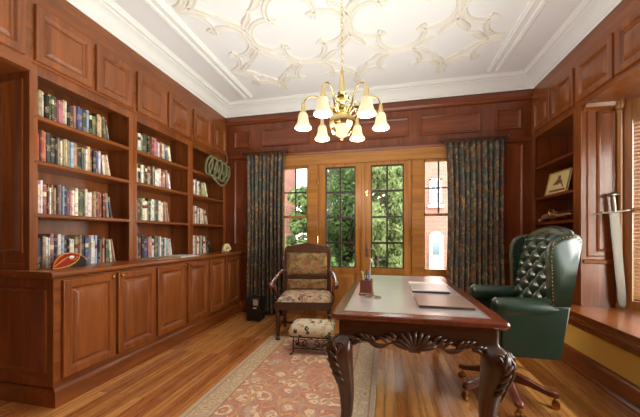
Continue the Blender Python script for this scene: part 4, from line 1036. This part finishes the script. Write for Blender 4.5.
for k in range(6):
    a = a0+k*PI/3; d = Vector((math.cos(a),math.sin(a),0)); Z = Vector((0,0,1))
    def Q(r, z): return d*r+Z*z
    b = M(); b.tube(crom([Q(.03,.20),Q(.075,.175),Q(.12,.20),Q(.15,.27),Q(.19,.325),Q(.25,.335),Q(.295,.305),Q(.31,.255)], 6), .0065, 8)
    b.tube(crom([Q(.06,.19),Q(.10,.235),Q(.13,.225),Q(.125,.20),Q(.11,.205)], 5), .005, 7)
    b.tube(crom([Q(.15,.27),Q(.12,.30),Q(.10,.28),Q(.11,.26)], 5), .0045, 7)
    arm = obj('arm', b, BRASS, ch, local=True)
    b = M(); c = Q(.31,0); b.lathe([(.004,.275),(.012,.27),(.016,.25),(.018,.225),(.023,.208),(.026,.195),(.018,.192)], tuple(c), 16); b.ball((c.x,c.y,.278), .009, n=8, k=6); obj('socket', b, BRASS, arm, local=True)
    b = M(); prof_ = [(.024,.232),(.031,.228),(.038,.21),(.041,.185),(.044,.16),(.050,.138),(.060,.122),(.067,.112),(.068,.10),(.065,.098),(.058,.116),(.047,.137),(.041,.16),(.038,.185),(.035,.208),(.026,.226)]
    rr_ = [[(c.x+r*math.cos(2*PI*j/24), c.y+r*math.sin(2*PI*j/24), z_*.92-.012) for j in range(24)] for r, z_ in prof_]; b.loft(rr_, False); obj('shade', b, SHADE, arm, local=True, sharp=60)
    b = M(); b.lathe([(.010,.190),(.012,.175),(.019,.155),(.022,.135),(.018,.117),(.004,.108)], tuple(c), 14)
    t = bpy.data.materials.get('bulb')
    if not t:
        nt_ = NT('bulb'); e = nt_.n('Emission', {'Color': lin(255,222,170), 'Strength': 6.0}); nt_.t.links.new(e.outputs[0], nt_.out.inputs[0]); t = nt_.mat
    obj('bulb', b, t, arm, local=True)
    ld = bpy.data.lights.new('bulb_light', 'POINT'); ld.energy = 3.2; ld.color = (1,.86,.68); ld.shadow_soft_size = .03
    lo = bpy.data.objects.new('bulb_light', ld); COL.objects.link(lo); lo.parent = arm; lo.location = (c.x,c.y,.085)

# ------------------------------------------------------------------ outside
GZ = -.65
def ground(name, x0, x1, y0, y1, z, c1, c2, rough=.9, sc_=8):
    t = NT(name+'_material'); n = t.noise(t.coord(), sc_, 6); mt = t.bsdf(t.mix(n, c1, c2), rough)
    b = M(); b.box(x0,x1,y0,y1,z-.1,z); return struct(name, b, mt)
ground('ground', -40, 40, 4.55, 60, GZ, lin(96,120,60), lin(128,150,84))
ground('path', -14, 14, 11.0, 15.0, GZ+.02, lin(196,192,186), lin(214,210,204), sc_=20)
ground('pavement', 1.0, 7, 6.5, 11.0, GZ+.02, lin(206,204,200), lin(222,220,216), sc_=20)
b = M(); b.box(-3.5,3.2,4.52,6.2,GZ+.3,-.05); struct('terrace', b, plain('terrace_stone', lin(176,168,158), .8))
b = M(); b.box(2.91,14,-12,4.5,GZ-.1,GZ); struct('land', b, plain('side_lawn', lin(120,140,84), .9))
# brick building behind the right sidelight
bb = thing('brick_building', 'red brick house with white window and arched white door beyond the right sidelight', 'building', (5,18,GZ))
b = M(); b.box(.35, 14, 17.5, 26, GZ, 7.2); obj('wall', b, BRICK, bb)
b = M(); b.prism([(.05,7.2),(14.3,7.2),(13,8.4),(1.5,8.4)], (0,17.2,0), (1,0,0), (0,0,1), (0,9,0)); obj('roof', b, plain('slate_roof', lin(92,88,90), .8), bb)
def bpoint(u, Y):
    r = (u-320)/294.; a = math.radians(12.46); return Y*(r*math.cos(a)-math.sin(a))/(r*math.sin(a)+math.cos(a))
WG = plain('dark_glass', lin(110,126,140), .1, .3)
def bwin(x0, x1, z0, z1, Y=17.5):
    b = M(); b.box(x0,x1,Y-.08,Y+.02,z0,z0+.1); b.box(x0,x1,Y-.08,Y+.02,z1-.1,z1); b.box(x0,x0+.1,Y-.08,Y+.02,z0,z1); b.box(x1-.1,x1,Y-.08,Y+.02,z0,z1); b.box(x0,x1,Y-.06,Y+.01,(z0+z1)/2-.05,(z0+z1)/2+.05); b.box((x0+x1)/2-.03,(x0+x1)/2+.03,Y-.05,Y+.01,z0,z1); b.box(x0-.1,x1+.1,Y-.16,Y+.02,z0-.16,z0)
    w = obj('window', b, WHITEP, bb); g = M(); g.box(x0+.05,x1-.05,Y-.02,Y+.005,z0+.05,z1-.05); obj('pane', g, WG, w)
bwin(2.45, 3.08, 2.95, 4.4); bwin(6.2,7.2,3.0,4.65); bwin(8.2,9.2,3.0,4.65)
b = M(); P = [(2.42,GZ),(3.16,GZ)]+[(2.79+.37*math.cos(a*PI/10), 1.1+.35*math.sin(a*PI/10)) for a in range(11)]
b.prism(P, (0,17.5,0), (1,0,0), (0,0,1), (0,-.1,0)); dd = obj('front_door', b, WHITEP, bb)
b = M(); b.box(2.6,2.98,17.37,17.4,.15,.85); obj('door_glass', b, WG, dd)
# brick building at left
b2 = thing('brick_building', 'pink brick house wall beyond the left sidelight', 'building', (-9,13,GZ))
b = M(); b.box(-14, -4.0, 11.5, 13, GZ, 7.0); obj('wall', b, BRICK, b2)
b = M(); b.prism([(-14.3,7.0),(-3.3,7.0),(-4.6,8.6),(-13,8.6)], (0,11.2,0), (1,0,0), (0,0,1), (0,2,0)); obj('roof', b, plain('slate_roof_b', lin(96,92,92), .8), b2)
b = M(); b.box(-8,-7,11.42,11.52,2.2,3.9); w = obj('window', b, WHITEP, b2); b = M(); b.box(-7.9,-7.1,11.4,11.43,2.3,3.8); obj('pane', b, WG, w)
# trees
BARK = plain('bark', lin(78,62,50), .9, nz=.3, scale=12, bstr=.5)
def tree(x, y, h, r, label, c1, c2, nleaf, lsize, trunk=.09, zlow=.35, squash=1.2, name='tree', droop=0):
    root = thing(name, label, 'tree' if name == 'tree' else 'shrub', (x,y,GZ))
    b = M(); top = (random.uniform(-.1,.1),random.uniform(-.1,.1),h*.8)
    b.tube([(0,0,-.05),(random.uniform(-.05,.05),0,h*.3),top], [trunk,trunk*.75,trunk*.25], 8)
    for k in range(7):
        z = h*(zlow+.08*k*(.9-zlow)/.6); a = random.uniform(0,2*PI); b.tube([(0,0,z),(r*.35*math.cos(a),r*.35*math.sin(a),z+h*.08),(r*.75*math.cos(a),r*.75*math.sin(a),z+h*.13)], [trunk*.4,trunk*.25,trunk*.08], 6)
    obj('trunk', b, BARK, root, local=True)
    b = M(); clumps = []
    for k in range(40):
        a = random.uniform(0,2*PI); v = random.uniform(-1,1); rr = (1-v*v)**.5*random.uniform(.35,1)
        clumps.append(((rr*math.cos(a))*r, rr*math.sin(a)*r, h*(zlow+1)/2+v*h*(1-zlow)/2, random.uniform(.28,.5)*r))
    for k in range(nleaf):
        cx_, cy_, cz_, cr_ = random.choice(clumps); d = Vector((random.gauss(0,1),random.gauss(0,1),random.gauss(0,1))).normalized()*cr_*random.uniform(.55,1.0)
        p = Vector((cx_,cy_,cz_))+d; p.z = max(.05,p.z); s_ = lsize*random.uniform(.6,1.3)
        n = (d.normalized()+Vector((random.uniform(-.8,.8),random.uniform(-.8,.8),random.uniform(-.3,.9)))).normalized(); t_ = n.cross(Vector((random.uniform(-1,1),random.uniform(-1,1),random.uniform(-1,1)))).normalized()
        if droop: t_ = (t_*(1-droop)+Vector((0,0,-1))*droop).normalized()
        bb_ = n.cross(t_).normalized()
        b.add([p-t_*s_, p+bb_*s_*.42, p+t_*s_, p-bb_*s_*.42], [(0,1,2,3)])
    obj('foliage', b, leafm('leaf_'+label.replace(' ','_')[:30], c1, c2), root, local=True, sharp=180)
def at_(u, Y): return bpoint(u, Y)
tree(at_(350,10.6), 10.6, 5.6, 1.25, 'dark green leafy tree seen through the left French door', lin(54,70,46), lin(100,122,74), 16000, .095, .16, .12)
tree(at_(330,19), 19, 9.4, 1.5, 'tall blue-green tree behind the dark tree outside the left door', lin(72,92,76), lin(130,156,124), 9000, .11, .2, .42)
tree(at_(378,8.4), 8.4, 3.8, .75, 'tall light green tree seen through the right French door', lin(104,122,76), lin(158,170,118), 16000, .075, .08, .04, droop=.5)
tree(at_(399,10.0), 10.0, 4.3, .62, 'yellow-green tree beside the brick house outside the right door', lin(96,114,70), lin(150,162,110), 13000, .075, .08, .04, droop=.5)
tree(at_(304,8.6), 8.6, 3.2, .62, 'round green bush outside the left sidelight', lin(76,96,60), lin(124,142,90), 8000, .085, .06, .05, name='shrub')
tree(at_(328,7.0), 7.0, 1.3, .3, 'low green shrub by the terrace outside the left door', lin(72,104,54), lin(120,154,80), 2500, .05, .04, .02, name='shrub')
tree(at_(350,13.6), 13.6, 5.6, 1.5, 'broad mid-green tree standing behind the two nearer trees', lin(80,98,68), lin(122,138,98), 14000, .11, .2, .06)
tree(at_(389,15.0), 15.0, 4.9, 1.1, 'rounded pale green tree near the corner of the brick house', lin(96,112,76), lin(142,154,112), 11000, .10, .2, .06)
# white fence beyond
root = thing('picket_fence', 'low white fence behind the trees outside the doors', 'fence', (-1,13,GZ))
b = M()
for z in (.3,.8): b.box(-3.5,0,16.6,16.65,GZ+z,GZ+z+.08)
obj('rail', b, WHITEP, root)
b = M(); x = -3.5
while x < 0: b.box(x,x+.09,16.57,16.6,GZ+.02,GZ+1.05); x += .16
obj('pickets', b, WHITEP, root)['kind'] = 'stuff'

# ------------------------------------------------------------------ world, sun, camera
w = bpy.data.worlds.new('World'); sc.world = w; w.use_nodes = True; nt = w.node_tree; nt.nodes.clear()
out = nt.nodes.new('ShaderNodeOutputWorld'); bg = nt.nodes.new('ShaderNodeBackground'); sky = nt.nodes.new('ShaderNodeTexSky')
sky.sky_type = 'NISHITA'; sky.sun_disc = False; sky.sun_elevation = math.radians(48); sky.sun_rotation = math.radians(200); sky.air_density = 1.0
tcn = nt.nodes.new('ShaderNodeTexCoord'); ns = nt.nodes.new('ShaderNodeTexNoise'); ns.inputs['Scale'].default_value = 2.2; ns.inputs['Detail'].default_value = 5
nt.links.new(tcn.outputs['Generated'], ns.inputs['Vector'])
rp = nt.nodes.new('ShaderNodeValToRGB'); rp.color_ramp.elements[0].position = .35; rp.color_ramp.elements[1].position = .62; rp.color_ramp.elements[0].color = (.45,.45,.45,1); rp.color_ramp.elements[1].color = (1,1,1,1)
nt.links.new(ns.outputs[0], rp.inputs[0])
hs = nt.nodes.new('ShaderNodeHueSaturation'); hs.inputs['Saturation'].default_value = .8; hs.inputs['Value'].default_value = .22
nt.links.new(sky.outputs[0], hs.inputs['Color'])
mx = nt.nodes.new('ShaderNodeMix'); mx.data_type = 'RGBA'; nt.links.new(rp.outputs[0], mx.inputs[0]); nt.links.new(hs.outputs[0], mx.inputs[6]); mx.inputs[7].default_value = (1.15,1.12,1.06,1)
nt.links.new(mx.outputs[2], bg.inputs[0]); bg.inputs[1].default_value = 2.9
nt.links.new(bg.outputs[0], out.inputs[0])
sl = bpy.data.lights.new('sun', 'SUN'); sl.energy = 1.8; sl.angle = math.radians(1.0); sl.color = (1,.93,.82)
so = bpy.data.objects.new('sun', sl); COL.objects.link(so)
sd = Vector((-.55, .42, -.72))   # light travels toward the houses and the left
so.rotation_euler = sd.to_track_quat('-Z','Y').to_euler()

bl_ = bpy.data.lights.new('added_ceiling_fill', 'AREA'); bl_.energy = 37; bl_.shape = 'RECTANGLE'; bl_.size = 2.9; bl_.size_y = 3.6; bl_.color = (1,.99,.96)  # added unseen area lamp facing up, fills ceiling and upper cabinets; no real fixture
bo = bpy.data.objects.new('added_ceiling_fill', bl_); COL.objects.link(bo); bo.location = (-.45,1.75,1.3); bo.rotation_euler = (math.radians(180),0,0)
dl = bpy.data.lights.new('bay_daylight', 'AREA'); dl.shape = 'RECTANGLE'; dl.energy = 82; dl.size = 2.6; dl.size_y = 1.9; dl.color = (1,.95,.87)
do = bpy.data.objects.new('bay_daylight', dl); COL.objects.link(do); do.location = (3.3,1.75,1.75); do.rotation_euler = (0,math.radians(85),0)
cam = bpy.data.cameras.new('camera'); co = bpy.data.objects.new('camera', cam); COL.objects.link(co)
co.location = (0,0,1.2); co.rotation_euler = (PI/2,0,math.radians(12.46)); cam.sensor_width = 36; cam.sensor_fit = 'HORIZONTAL'
cam.lens = 294/640*36; cam.shift_y = 27.5/640; cam.clip_start = .05; sc.camera = co
sc.view_settings.view_transform = 'Standard'; sc.view_settings.look = 'None'; sc.view_settings.gamma = 1; sc.view_settings.use_curve_mapping = False
sc.view_settings.exposure = 1.12
sc.cycles.use_denoising = True; sc.cycles.max_bounces = 10; sc.cycles.diffuse_bounces = 6; sc.cycles.glossy_bounces = 4; sc.cycles.transparent_max_bounces = 12
sc.cycles.sample_clamp_indirect = 6; sc.cycles.caustics_reflective = False; sc.cycles.caustics_refractive = False
